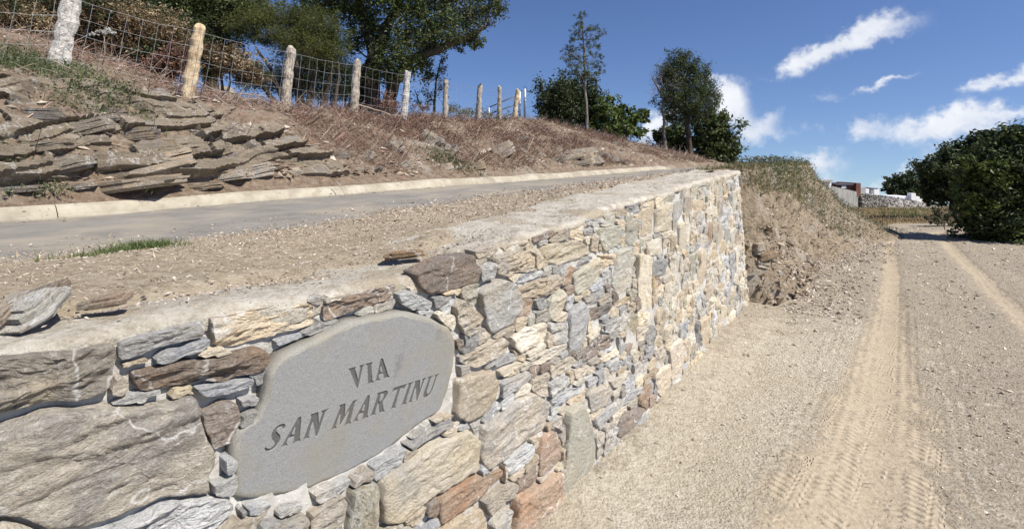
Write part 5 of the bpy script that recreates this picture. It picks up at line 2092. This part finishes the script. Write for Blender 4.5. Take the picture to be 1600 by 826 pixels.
def plant(name, label, cat, Y, trunks, clumps, leaf, bark, leaf_size, per, seed, group=None, aspect=.5, depth=1.0, root_px=None,
          rad=.08, twig_leaves=26, twig_len=.5, stem_part='trunk', limbs=True, upb=.35, bare=0, on_low=False, dens=1.0, swell=1.22):
    """trunks: lists of photo pixels (px, py) bottom to top at depth Y; clumps: (px, py, rx, ry[, dY]) in photo pixels.
    Leaves sit on twigs spread through each clump's volume; limbs run from the trunk into every clump."""
    r = random.Random(seed)
    rn = np.random.default_rng(seed)
    bx, by = trunks[0][0][:2]
    base = at(bx, by, Y)
    gz = float(ground_z(base.x, base.y)) if on_low else float(height(*up(base.x, base.y)))
    base.z = gz if abs(base.z - gz) < 3 else base.z
    root = empty(name, base)
    tag(root, label, cat, group)
    tm = MB()
    allp = []
    for ti, tr in enumerate(trunks):
        pts = [at(q[0], q[1], Y + (q[2] if len(q) > 2 else 0)) for q in tr]
        if ti == 0 or tr[0][1] > by - 12:
            pts[0].z = min(pts[0].z, float(ground_z(pts[0].x, pts[0].y)) if on_low else float(height(*up(pts[0].x, pts[0].y)))) - .08
        fine = []
        for a, b in zip(pts[:-1], pts[1:]):
            fine += noisy_path(a, b, 5, .10, r)[:-1]
        fine.append(pts[-1])
        n = len(fine)
        rr = rad * (1 if ti == 0 else .75)
        tm.tube(fine, [rr * (1.25 * (1 - i / n) ** .75 + .16) * (1 + .35 * max(0, 1 - i / 3)) for i in range(n)], 9)
        allp += [(p, rr * (1.1 * (1 - i / n) ** .75 + .16)) for i, p in enumerate(fine)]
    lm = MB()
    tips, tipdirs = [], []
    LV, LF, LM, nl = [], [], [], 0
    leaves = (leaf,) if isinstance(leaf, str) else tuple(leaf)
    px2m = Y / F
    for ci, cl in enumerate(clumps):
        cx, cy, rx, ry = cl[:4]
        rx, ry = rx * swell, ry * swell
        dY = cl[4] if len(cl) > 4 else r.uniform(-.5, .5) * rx * px2m * depth
        c = at(cx, cy, Y + dY)
        R = Vector((rx * px2m, (rx + ry) / 2 * px2m * depth, ry * px2m))
        if limbs:
            cand = [q for q in allp if q[0].z < c.z + .1] or allp
            s, sr = min(cand, key=lambda q: (q[0] - c).length + abs(q[0].z - (c.z - .5 * (c - q[0]).length)) * .5)
            path = noisy_path(s, c, 7, .22, r, .08)
            w0 = min(sr * .5, rad * .32)
            lm.tube(path, [max(.004, w0 * (1 - .8 * i / 7)) for i in range(8)], 6, False)
        nt = max(4, int(per * (rx * ry) / 100 * dens * 1.75))
        d = rn.normal(0, 1, (nt, 3))
        d /= np.linalg.norm(d, axis=1, keepdims=True)
        f = rn.random(nt) ** .5 * np.where(rn.random(nt) < .12, 1.25, 1)
        lump = 1 + fbm(d * 1.7 + ci * 5.1, 2, seed) * .55
        Q = np.array(c)[None] + d * (f * lump)[:, None] * np.array(R)[None]
        tl = twig_len * (R.x * R.z) ** .5 * 1.0
        td = d * .7 + rn.normal(0, .55, (nt, 3))
        td[:, 2] += .15
        td /= np.linalg.norm(td, axis=1, keepdims=True)
        A = Q - td * tl / 2
        V, F_ = sticks(A, td * tl, np.full(nt, max(.0035, .0011 * Y / 8 * 2)))
        tips.append((V, F_))
        if limbs and nt > 6:
            for q in rn.choice(nt, min(nt, 9), replace=False):
                st = path[r.randint(3, 7)]
                lm.tube(noisy_path(st, Vector(A[q]), 4, .2, r), [max(.003, w0 * .35 * (1 - .7 * i / 4)) for i in range(5)], 4, False)
        if twig_leaves:
            nb = rn.random(nt) >= bare
            k = int(nb.sum())
            tt = rn.random((k, twig_leaves))
            P = A[nb][:, None, :] + td[nb][:, None, :] * tl * tt[:, :, None] + rn.normal(0, 1, (k, twig_leaves, 3)) * (tl * .24)
            V, F_ = leaf_arrays(P.reshape(-1, 3), leaf_size * 1.25, aspect, seed * 7 + ci, upb)
            LV.append(V)
            LF.append(F_ + nl)
            pick = rn.random(k * twig_leaves) < .72
            li = np.where(pick, ci % len(leaves), rn.integers(0, len(leaves), k * twig_leaves))
            LM.append(np.concatenate([li, li]))
            nl += len(V)
    tm.build(stem_part, M[bark], root, smooth=True)
    n = 0
    V3, F3 = [], []
    for v, f in tips:
        V3.append(v)
        F3.append(f + n)
        n += len(v)
    if lm.n:
        Vl = np.concatenate(lm.v)
        f4 = np.concatenate(lm.f4)
        V3.append(Vl)
        me = mesh_np('branches', np.concatenate(V3) - np.array(root.location), [np.concatenate(F3), f4 + n], M[bark])
    else:
        me = mesh_np('branches', np.concatenate(V3) - np.array(root.location), np.concatenate(F3), M[bark])
    link('branches', me, root)['kind'] = 'stuff'
    if LV:
        link('crown', mesh_np('crown', np.concatenate(LV) - np.array(root.location), np.concatenate(LF), [M[q] for q in leaves], np.concatenate(LM)), root)
    return root


def vegetation():
    # the big tree above the fence
    plant('oak_tree', 'big spreading evergreen oak with a dark forked trunk above the wooden fence', 'tree', 13.0,
          [[(578, 160), (582, 118), (585, 85), (572, 40), (560, 0), (552, -60)], [(585, 100), (600, 50), (622, 10), (640, -50)], [(600, 158), (615, 128), (640, 95), (690, 75), (735, 55), (762, 40)], [(548, 150), (566, 112), (582, 92)]],
          [(545, 20, 40, 26), (500, 5, 34, 22), (600, -15, 60, 40), (660, 20, 46, 26), (700, -5, 50, 30), (625, 85, 36, 38, -.5), (605, 110, 24, 22, -.6), (655, 55, 40, 22),
           (700, 45, 42, 22), (735, 30, 34, 22), (762, 12, 28, 18), (730, 62, 24, 12), (745, 66, 12, 12), (690, 72, 30, 12), (555, 60, 18, 22), (548, 75, 10, 12), (480, 20, 24, 18),
           (560, -30, 90, 40), (680, -50, 90, 40), (770, -8, 26, 14), (660, 100, 20, 20), (590, 50, 30, 26)],
          ('leaf_oak', 'leaf_dark', 'leaf_bright', 'leaf_oak', 'leaf_grey'), 'bark_dark', .065, 3.0, 11, rad=.17, twig_leaves=26, swell=1.22)
    # dark tangle on its right
    plant('shrub', 'thin dark shrub with bare lower stems right of the big oak', 'shrub', 13.6,
          [[(678, 190), (680, 150), (684, 115), (690, 90)], [(670, 190), (655, 160), (648, 140)]],
          [(685, 118, 14, 26), (678, 150, 18, 14), (655, 160, 22, 18), (692, 98, 8, 14)], 'leaf_dark', 'bark_dark', .05, 3.2, 12, rad=.03, twig_leaves=16, bare=.4)
    # heath tree left of it
    plant('heath_tree', 'tree heath with bright yellow green top and many dark crooked stems', 'tree', 11.0,
          [[(470, 150), (466, 110), (450, 75), (430, 55)], [(480, 150), (490, 105), (500, 70)], [(455, 150), (425, 110), (400, 75)], [(500, 150), (520, 110), (515, 70)], [(440, 148), (405, 120), (385, 85)], [(515, 152), (530, 125), (528, 95)]],
          [(400, 38, 44, 14), (430, 25, 44, 16), (465, 30, 42, 18), (380, 48, 26, 9), (500, 45, 30, 22), (520, 60, 22, 24), (475, 60, 40, 18, .3), (440, 58, 36, 12), (415, 62, 30, 10), (505, 80, 30, 18), (410, 118, 14, 12, -.6), (398, 106, 10, 8, -.6)],
          ('leaf_heath', 'leaf_heath', 'leaf_oak'), 'bark_dark', .045, 7, 13, rad=.055, twig_leaves=30, aspect=.25)
    plant('heath_tree', 'dark shaded tangle of heath behind the fourth fence post', 'tree', 12.6,
          [[(500, 158), (505, 110), (512, 70)], [(530, 158), (520, 120), (495, 90)], [(480, 158), (470, 130), (450, 110)], [(535, 160), (540, 130), (530, 110)]],
          [(495, 100, 36, 26), (520, 120, 26, 26), (470, 125, 32, 18), (500, 142, 40, 14), (450, 135, 24, 12), (540, 140, 18, 16), (470, 100, 30, 20), (430, 120, 24, 14), (400, 132, 24, 10), (520, 95, 24, 20), (545, 115, 12, 18), (480, 75, 40, 16)], 'leaf_dark', 'bark_dark', .045, 5.0, 14, rad=.03, twig_leaves=20, bare=.2, aspect=.4, swell=1.35, twig_len=.8, dens=1.7)
    # cork oaks and scrub of the left hillside
    plant('oak_tree', 'grey leaved oak whose crown fills the top left behind the rusty scrub', 'tree', 12.5,
          [[(330, 120), (325, 60), (318, 0), (310, -60)], [(325, 70), (350, 20), (370, -30)], [(322, 50), (290, 10), (250, -40)]],
          [(300, 8, 60, 26), (250, -5, 60, 22), (350, 10, 46, 22), (385, 2, 34, 16), (330, 45, 46, 22), (280, 40, 50, 20), (345, 78, 30, 22), (300, -40, 120, 34), (200, -20, 60, 26), (400, 15, 20, 10), (310, 75, 40, 22)],
          'leaf_oak', 'bark_dark', .065, 4.2, 15, rad=.12, twig_leaves=30, swell=1.35)
    plant('oak_tree', 'dark oak crown at the top left corner behind the white barked post', 'tree', 12.0,
          [[(120, 60), (118, 10), (112, -50)], [(118, 30), (80, -10), (50, -50)]],
          [(130, -5, 60, 20), (60, -12, 60, 20), (180, 2, 46, 18), (10, -15, 50, 18), (110, -45, 120, 30), (150, 22, 30, 12)], 'leaf_oak', 'bark_dark', .065, 4.0, 16, rad=.12, twig_leaves=30, swell=1.35)
    for i, (lb, Y, cl, leaf, base, py) in enumerate([
        ('rust brown dried shrub at the far left edge behind the wire mesh', 8.3, [(10, 60, 36, 36), (40, 40, 34, 26), (0, 25, 34, 24), (50, 75, 26, 20)], 'leaf_rust', 20, 105),
        ('rust brown dried shrub left of the white barked post', 9.2, [(70, 35, 34, 24), (95, 60, 26, 24), (60, 10, 40, 18)], 'leaf_rust', 85, 92),
        ('tall rust brown dried shrub right of the white barked post', 9.0, [(160, 50, 36, 32), (190, 30, 36, 24), (150, 20, 36, 18), (150, 78, 30, 16)], 'leaf_rust', 165, 98),
        ('rust brown shrub mass midway between the white post and the bare post', 9.4, [(215, 65, 40, 30), (240, 45, 36, 24), (235, 90, 36, 20), (265, 75, 28, 26)], 'leaf_rust', 235, 122),
        ('low reddish dry shrub just left of the bare wooden post', 8.6, [(262, 105, 24, 20), (240, 112, 24, 14), (280, 92, 16, 16)], 'leaf_red', 262, 130),
        ('dry brown shrub right of the bare wooden post', 9.8, [(345, 95, 26, 18), (370, 100, 26, 16), (330, 112, 22, 14), (390, 118, 20, 14)], 'leaf_rust', 350, 130),
        ('dark green shrub under the oak crown left of the bare post', 10.6, [(205, 15, 44, 20), (235, 20, 30, 18), (290, 60, 26, 26), (120, 20, 34, 18)], 'leaf_dark', 215, 100),
    ]):
        plant('shrub', lb, 'shrub', Y, [[(base, py), (base - 8, py - 25), (base - 14, py - 50)], [(base + 2, py), (base + 12, py - 26), (base + 18, py - 46)]], cl, (('leaf_rust', 'leaf_straw', 'leaf_dark', 'leaf_rust') if leaf == 'leaf_rust' else leaf), 'bark_dark', .05, 5.2, 30 + i, rad=.022, twig_leaves=26, stem_part='stem', aspect=.42, swell=1.35)
    plant('shrub', 'red leaved dead shrub behind the white peeling post', 'shrub', 11.2, [[(600, 186), (606, 168), (608, 148)], [(602, 186), (616, 170), (622, 158)]],
          [(603, 152, 10, 14), (612, 165, 20, 12), (595, 168, 16, 10), (668, 168, 8, 8)], 'leaf_red', 'twig_red', .04, 6, 41, rad=.012, twig_leaves=14, stem_part='stem')
    plant('shrub', 'grey dry bush behind the far fence posts, before the gate', 'shrub', 15.0, [[(735, 196), (732, 178), (728, 165)], [(738, 196), (748, 180), (755, 168)]],
          [(722, 178, 22, 12), (745, 180, 24, 12), (705, 172, 16, 12), (770, 184, 14, 8), (790, 184, 14, 8)], 'leaf_grey', 'twig', .05, 6, 42, rad=.012, twig_leaves=14, stem_part='stem', bare=.35)
    plant('umbel_plant', 'white flowering umbel plant behind the fence by the white post', 'plant', 7.4, [[(165, 78), (163, 60), (160, 50)], [(150, 82), (148, 66), (146, 54)], [(172, 80), (174, 62), (176, 52)]],
          [(160, 50, 10, 2.2), (146, 54, 5, 2), (176, 52, 6, 2.2), (168, 47, 5, 2)], 'flower', 'twig', .016, 50, 43, rad=.006, twig_leaves=10, stem_part='stem', limbs=False)
    # right of the gate
    plant('bush', 'rounded dark green bush behind the young pine on top of the bank', 'bush', 20.5, [[(885, 208), (884, 180), (880, 150)], [(890, 208), (905, 175), (915, 150)], [(880, 208), (862, 180), (856, 160)]],
          [(872, 150, 26, 26), (895, 145, 28, 24), (915, 148, 20, 20), (855, 170, 16, 24), (880, 180, 34, 20), (910, 178, 22, 20), (925, 165, 11, 22), (860, 190, 18, 10)], 'leaf_dark', 'bark_dark', .10, 6.5, 51, rad=.07, twig_leaves=26)
    pine_clumps = [(908, 28, 7, 7), (905, 40, 9, 5), (917, 48, 8, 4), (900, 52, 9, 4), (926, 44, 12, 4), (938, 52, 8, 4), (898, 62, 11, 4), (922, 62, 12, 4), (890, 75, 10, 5), (910, 74, 10, 4), (932, 72, 10, 4), (886, 86, 8, 5), (904, 88, 12, 5), (928, 85, 10, 4),
                   (940, 88, 6, 3), (892, 98, 12, 5), (915, 100, 12, 5), (934, 102, 8, 5), (900, 112, 14, 6), (922, 114, 12, 5), (938, 112, 6, 4), (888, 116, 8, 5), (910, 122, 10, 4)]
    plant('pine_tree', 'slim young pine with a sparse crown standing alone on the bank', 'pine tree', 16.8, [[(916, 206), (915, 150), (913, 90), (911, 45), (908, 20)]],
          pine_clumps, ('leaf_pine', 'leaf_bright', 'leaf_grey'), 'bark_grey', .075, 13, 52, rad=.035, twig_leaves=16, aspect=.13, swell=1.5, dens=.55)
    plant('bush', 'loose broad leaved bush spreading right of the young pine', 'bush', 20.0, [[(965, 222), (964, 195), (960, 175)], [(970, 222), (985, 200), (995, 185)], [(955, 220), (940, 195), (936, 175)]],
          [(940, 172, 14, 14), (958, 185, 24, 18), (985, 190, 20, 14), (1000, 182, 12, 10), (970, 205, 30, 12), (935, 195, 14, 14), (990, 210, 18, 8), (948, 160, 10, 8), (975, 172, 10, 9), (1010, 190, 6, 6)], 'leaf_bright', 'bark_dark', .12, 5.0, 53, rad=.05, twig_leaves=22)
    plant('bare_tree', 'leafless grey tree leaning beside the tall dark pine', 'tree', 20.0, [[(1040, 245), (1037, 200), (1036, 160), (1034, 130), (1030, 100)], [(1036, 165), (1048, 135), (1058, 112)], [(1035, 150), (1024, 130), (1018, 118)], [(1037, 160), (1055, 150), (1072, 140)]],
          [(1028, 120, 12, 16), (1045, 115, 16, 18), (1060, 132, 16, 14), (1020, 140, 8, 10), (1050, 148, 16, 10), (1034, 105, 10, 10)], 'leaf_dark', 'bark_grey', .05, 6, 54, rad=.05, twig_leaves=0, twig_len=1.3)
    plant('pine_tree', 'tall full pine with a dark rounded crown beyond the crest of the road', 'pine tree', 20.5, [[(1080, 262), (1076, 215), (1072, 180), (1066, 140), (1064, 95)]],
          [(1062, 92, 14, 12), (1075, 105, 20, 13), (1050, 108, 18, 12), (1090, 120, 20, 13), (1062, 125, 26, 14), (1040, 125, 12, 10), (1098, 140, 20, 14), (1075, 145, 28, 14), (1048, 148, 20, 13), (1106, 158, 14, 12), (1085, 165, 28, 14), (1055, 170, 20, 13), (1095, 178, 18, 10), (1068, 184, 20, 9), (1045, 185, 10, 8)],
          'leaf_pine', 'bark_dark', .10, 5.6, 55, rad=.09, twig_leaves=30, aspect=.22, swell=1.4)
    plant('bush', 'round glossy dark bush right of the tall pine on the crest', 'bush', 21.5, [[(1112, 262), (1112, 235), (1110, 205)], [(1118, 262), (1128, 235), (1134, 215)], [(1106, 262), (1098, 235), (1094, 215)]],
          [(1105, 190, 22, 14), (1125, 200, 20, 16), (1100, 215, 20, 18), (1136, 222, 14, 20), (1120, 230, 26, 20), (1098, 240, 20, 14), (1130, 248, 20, 10), (1088, 225, 8, 14)], 'leaf_oak', 'bark_dark', .13, 6.0, 56, rad=.05, twig_leaves=24)
    plant('bush', 'dark bush behind the leafless tree, left of the tall pine', 'bush', 22.5, [[(1050, 250), (1048, 225), (1046, 208)], [(1054, 250), (1062, 225), (1066, 210)]],
          [(1040, 212, 18, 12), (1058, 205, 16, 14), (1050, 228, 24, 14), (1030, 215, 9, 9), (1068, 222, 10, 16)], 'leaf_oak', 'bark_dark', .13, 6.0, 57, rad=.05, twig_leaves=24)
    # right of the track
    for i, (lb, Y, tr, cl, leaf, ls, rad, per) in enumerate([
        ('nearest big leafy bush at the right edge, overhanging the gravel track', 10.2, [[(1570, 385), (1568, 330), (1560, 270)], [(1580, 385), (1600, 330), (1620, 280)], [(1560, 380), (1530, 330), (1510, 290)]],
         [(a + 34, b + 3, c_ * .95, d_ * .95) for a, b, c_, d_ in [(1560, 225, 40, 24), (1600, 215, 40, 22), (1530, 245, 34, 24), (1505, 270, 30, 24), (1575, 260, 46, 30), (1620, 260, 46, 40), (1540, 300, 44, 34), (1500, 310, 30, 30), (1590, 320, 50, 36), (1640, 330, 46, 50), (1520, 345, 36, 28), (1570, 365, 50, 24), (1625, 380, 40, 20), (1490, 345, 16, 24)]], ('leaf_oak', 'leaf_dark', 'leaf_dark', 'leaf_bright'), .085, .08, 4.2),
        ('dark tree behind the big leafy bush on the right of the track', 16.0, [[(1490, 330), (1488, 290), (1484, 260)], [(1495, 330), (1515, 290), (1525, 262)]],
         [(1470, 272, 26, 20), (1490, 250, 24, 16), (1515, 240, 26, 18), (1480, 295, 28, 18), (1510, 280, 32, 26), (1545, 225, 24, 16), (1460, 300, 16, 14)], 'leaf_dark', .11, .08, 6.0),
        ('small round dark tree right of the white graves', 33.0, [[(1432, 312), (1430, 295), (1428, 280)], [(1434, 312), (1442, 295), (1448, 280)]],
         [(1418, 285, 18, 14), (1440, 272, 20, 14), (1458, 265, 14, 12), (1430, 300, 26, 10), (1400, 290, 14, 10), (1450, 290, 18, 14)], 'leaf_dark', .15, .10, 6.0),
        ('small dark tree just behind the cemetery wall', 34.0, [[(1402, 306), (1402, 295), (1400, 282)]],
         [(1398, 284, 12, 9), (1390, 294, 12, 8), (1410, 290, 10, 10), (1404, 300, 16, 6)], 'leaf_dark', .16, .10, 8.0),
    ]):
        plant('tree' if i else 'bush', lb, 'tree' if i else 'bush', Y, tr, cl, leaf, 'bark_dark', ls, per, 70 + i, rad=rad, twig_leaves=30, on_low=True, swell=1.22)
    plant('shrub', 'pale green weedy plant with a thin leaning stem by the end of the track', 'plant', 13.5, [[(1478, 358), (1474, 340), (1468, 325)], [(1472, 358), (1464, 345), (1458, 336)]],
          [(1468, 335, 9, 9), (1458, 342, 9, 7), (1482, 342, 9, 9), (1490, 352, 12, 6)], 'leaf_grey', 'twig', .07, 8, 80, rad=.012, twig_leaves=12, stem_part='stem', on_low=True)


vegetation()


# ---------------------------------------------------------------- dead branches lying on the bank
def dead_wood():
    r = random.Random(8)
    for lb, pts, Y0, w in [
        ('long bleached dead branch lying behind the bare wooden post', [(300, 125), (350, 112), (395, 122), (440, 112), (455, 104)], 8.6, .012),
        ('crooked dead branch lying along the foot of the fence by the bare post', [(310, 140), (360, 145), (410, 150), (450, 148)], 8.0, .010),
        ('pale curved dead root hanging on the bank below the fourth post', [(515, 178), (522, 192), (534, 200), (530, 212)], 8.6, .013),
        ('thin grey dead stick slanting across the bank under the third post', [(400, 165), (425, 172), (450, 186), (470, 195)], 7.4, .007),
        ('grey dead log lying under the big oak behind the fence', [(560, 164), (585, 172), (610, 180), (640, 184)], 10.2, .022),
        ('pale straight stick lying near the far end of the bank', [(766, 202), (785, 207)], 13.8, .016),
        ('dead stems hanging over the kerb at the foot of the bank', [(525, 282), (532, 292), (538, 302)], 5.6, .006),
    ]:
        m = MB()
        P = [at(x, y, Y0) for x, y in pts]
        for q in P:
            g = float(height(*up(q.x, q.y)))
            q.z = max(q.z, g + .01)
            if q.z > g + .25:
                q.z = g + .05 + r.uniform(0, .08)
        fine = []
        for a, b in zip(P[:-1], P[1:]):
            fine += noisy_path(a, b, 4, .12, r)[:-1]
        fine.append(P[-1])
        n = len(fine)
        m.tube(fine, [w * (1.1 - .7 * i / n) for i in range(n)], 6)
        o = m.build('dead_branch', M['twig'])
        tag(o, lb, 'branch')


dead_wood()


# ---------------------------------------------------------------- the cemetery on the far hill
def block(m, px0, px1, py0, py1, Y, dep, yaw=0.0):
    a, b = at(px0, py1, Y), at(px1, py0, Y)
    c = (a + b) / 2
    c.y += dep / 2
    m.box(c, (abs(b.x - a.x), dep, abs(b.z - a.z)), Matrix.Rotation(yaw, 3, 'Z'))


def cemetery():
    # plain concrete retaining wall, left, running away to the right
    Ya, Yb = 22.0, 28.0
    root = empty('concrete_wall', at(1325, 325, 25))
    tag(root, 'stained grey concrete wall at the far cemetery, behind the grassy mound', 'wall')
    n = 7
    for i in range(n):
        f0, f1 = i / n, (i + 1) / n - .004
        P = []
        for f in (f0, f1):
            Y = Ya + (Yb - Ya) * f
            px = 1292 + (1350 - 1292) * ((f * Ya) / (Ya * f + Yb * (1 - f)) if True else f)
            px = 1292 + 58 * f
            top = 289 + 13 * f
            bot = 336 - 6 * f
            P.append((at(px, bot + 6, Y), at(px, top, Y)))
        V = []
        for off in (Vector((0, 0, 0)), Vector((.1, .35, 0))):
            for (b, t) in P:
                V += [tuple(b + off), tuple(t + off)]
        m = MB()
        m.add(V, [(0, 2, 3, 1), (4, 5, 7, 6), (1, 3, 7, 5), (0, 4, 6, 2), (0, 1, 5, 4), (2, 6, 7, 3)])
        m.build('panel', M['concrete'], root)
    # dry stone wall carrying the graves
    root = empty('rubble_wall', at(1410, 322, 29))
    tag(root, 'low grey dry stone wall below the white graves at the far cemetery', 'wall')
    r = np.random.default_rng(77)
    A, B = (1346, 302, 334, 27.0), (1510, 326, 346, 31.0)
    V = []
    for (px, tp, bt, Y) in (A, B):
        for off in (0, .5):
            V += [tuple(at(px, bt + 8, Y) + Vector((.1 * off, off, 0))), tuple(at(px, tp + 1, Y) + Vector((.1 * off, off, 0)))]
    m = MB()
    m.add(V, [(0, 4, 5, 1), (2, 3, 7, 6), (1, 5, 7, 3), (0, 1, 3, 2), (4, 6, 7, 5)])
    m.build('core', M['tomb_grey'], root)
    n = 3200
    f = r.random(n)
    g = r.random(n)
    px = A[0] + (B[0] - A[0]) * f
    Y = A[3] + (B[3] - A[3]) * f
    py = (A[1] + (B[1] - A[1]) * f) + ((A[2] - A[1]) * (1 - f) + (B[2] - B[1]) * f) * g
    P = np.stack([(px - CX) / F * Y, Y - .03, EYE + (HY - py) / F * Y], 1)
    o = scatter_mesh('wall_stone', P, r.uniform(.07, .19, n), M['rubble_dark'], .9, 1.6, 78)
    o.parent = root
    o.data.transform(Matrix.Translation(-root.location))
    # graves and vaults
    def tomb(name, label, cat, parts):
        rt = None
        for (pn, mt, bx, Y, dep) in parts:
            if rt is None:
                rt = empty(name, at((bx[0] + bx[1]) / 2, bx[3], Y))
                tag(rt, label, cat)
            m_ = MB()
            block(m_, *bx, Y, dep)
            m_.build(pn, M[mt], rt)
    tomb('burial_vault', 'white burial vault partly hidden behind the grassy mound', 'tomb',
         [('body', 'white', (1278, 1299, 284, 330), 21.5, 1.2), ('roof', 'tomb_grey', (1277, 1301, 281, 284), 21.4, 1.4)])
    tomb('burial_vault', 'rusty brown vault with a flat top behind the concrete wall', 'tomb',
         [('body', 'rust', (1308, 1338, 289, 306), 27, 1.5), ('corner_pier', 'rust', (1338, 1345, 286, 306), 26.8, 1.6), ('lid', 'darkroof', (1306, 1338, 287, 289), 26.9, 1.7), ('sign_panel', 'white', (1315, 1322, 290, 294), 26.95, .04), ('finial', 'rust', (1311, 1317, 285.5, 287), 27.3, .3)])
    tomb('tomb', 'small grey rendered tomb between the rusty vault and the white tomb', 'tomb',
         [('body', 'tomb_grey', (1345, 1353, 293, 304), 28, 1), ('side_block', 'white', (1353, 1358, 295, 304), 28.2, .9)])
    tomb('tomb', 'white tomb with a dark peaked slab at the left end of the stone wall', 'tomb',
         [('body', 'white', (1366, 1374, 296, 305), 28.4, .8), ('step', 'tomb_grey', (1356, 1367, 298, 304), 28.7, .8), ('roof', 'darkroof', (1361, 1372, 294, 296.5), 28.5, 1)])
    tomb('grave', 'low white grave slab lying on the stone wall under the trees', 'grave', [('slab', 'white', (1398, 1424, 307, 311), 29.2, 1.2)])
    tomb('grave', 'white grave with an upright headstone and a stepped base on the stone wall', 'grave',
         [('headstone', 'white', (1424, 1431, 302, 313), 29.0, .3), ('footstone', 'white', (1432, 1437, 307, 314), 29.1, .3), ('base', 'white', (1420, 1445, 311.5, 316), 29.2, 1.0)])
    # leaning stick by the end of the track
    m = MB()
    m.tube([at(1478, 364, 12.6), at(1468, 330, 12.7)], .012, 5)
    tag(m.build('stake', M['bark_dark']), 'thin dark stake leaning beside the track end near the bushes', 'stake')


cemetery()
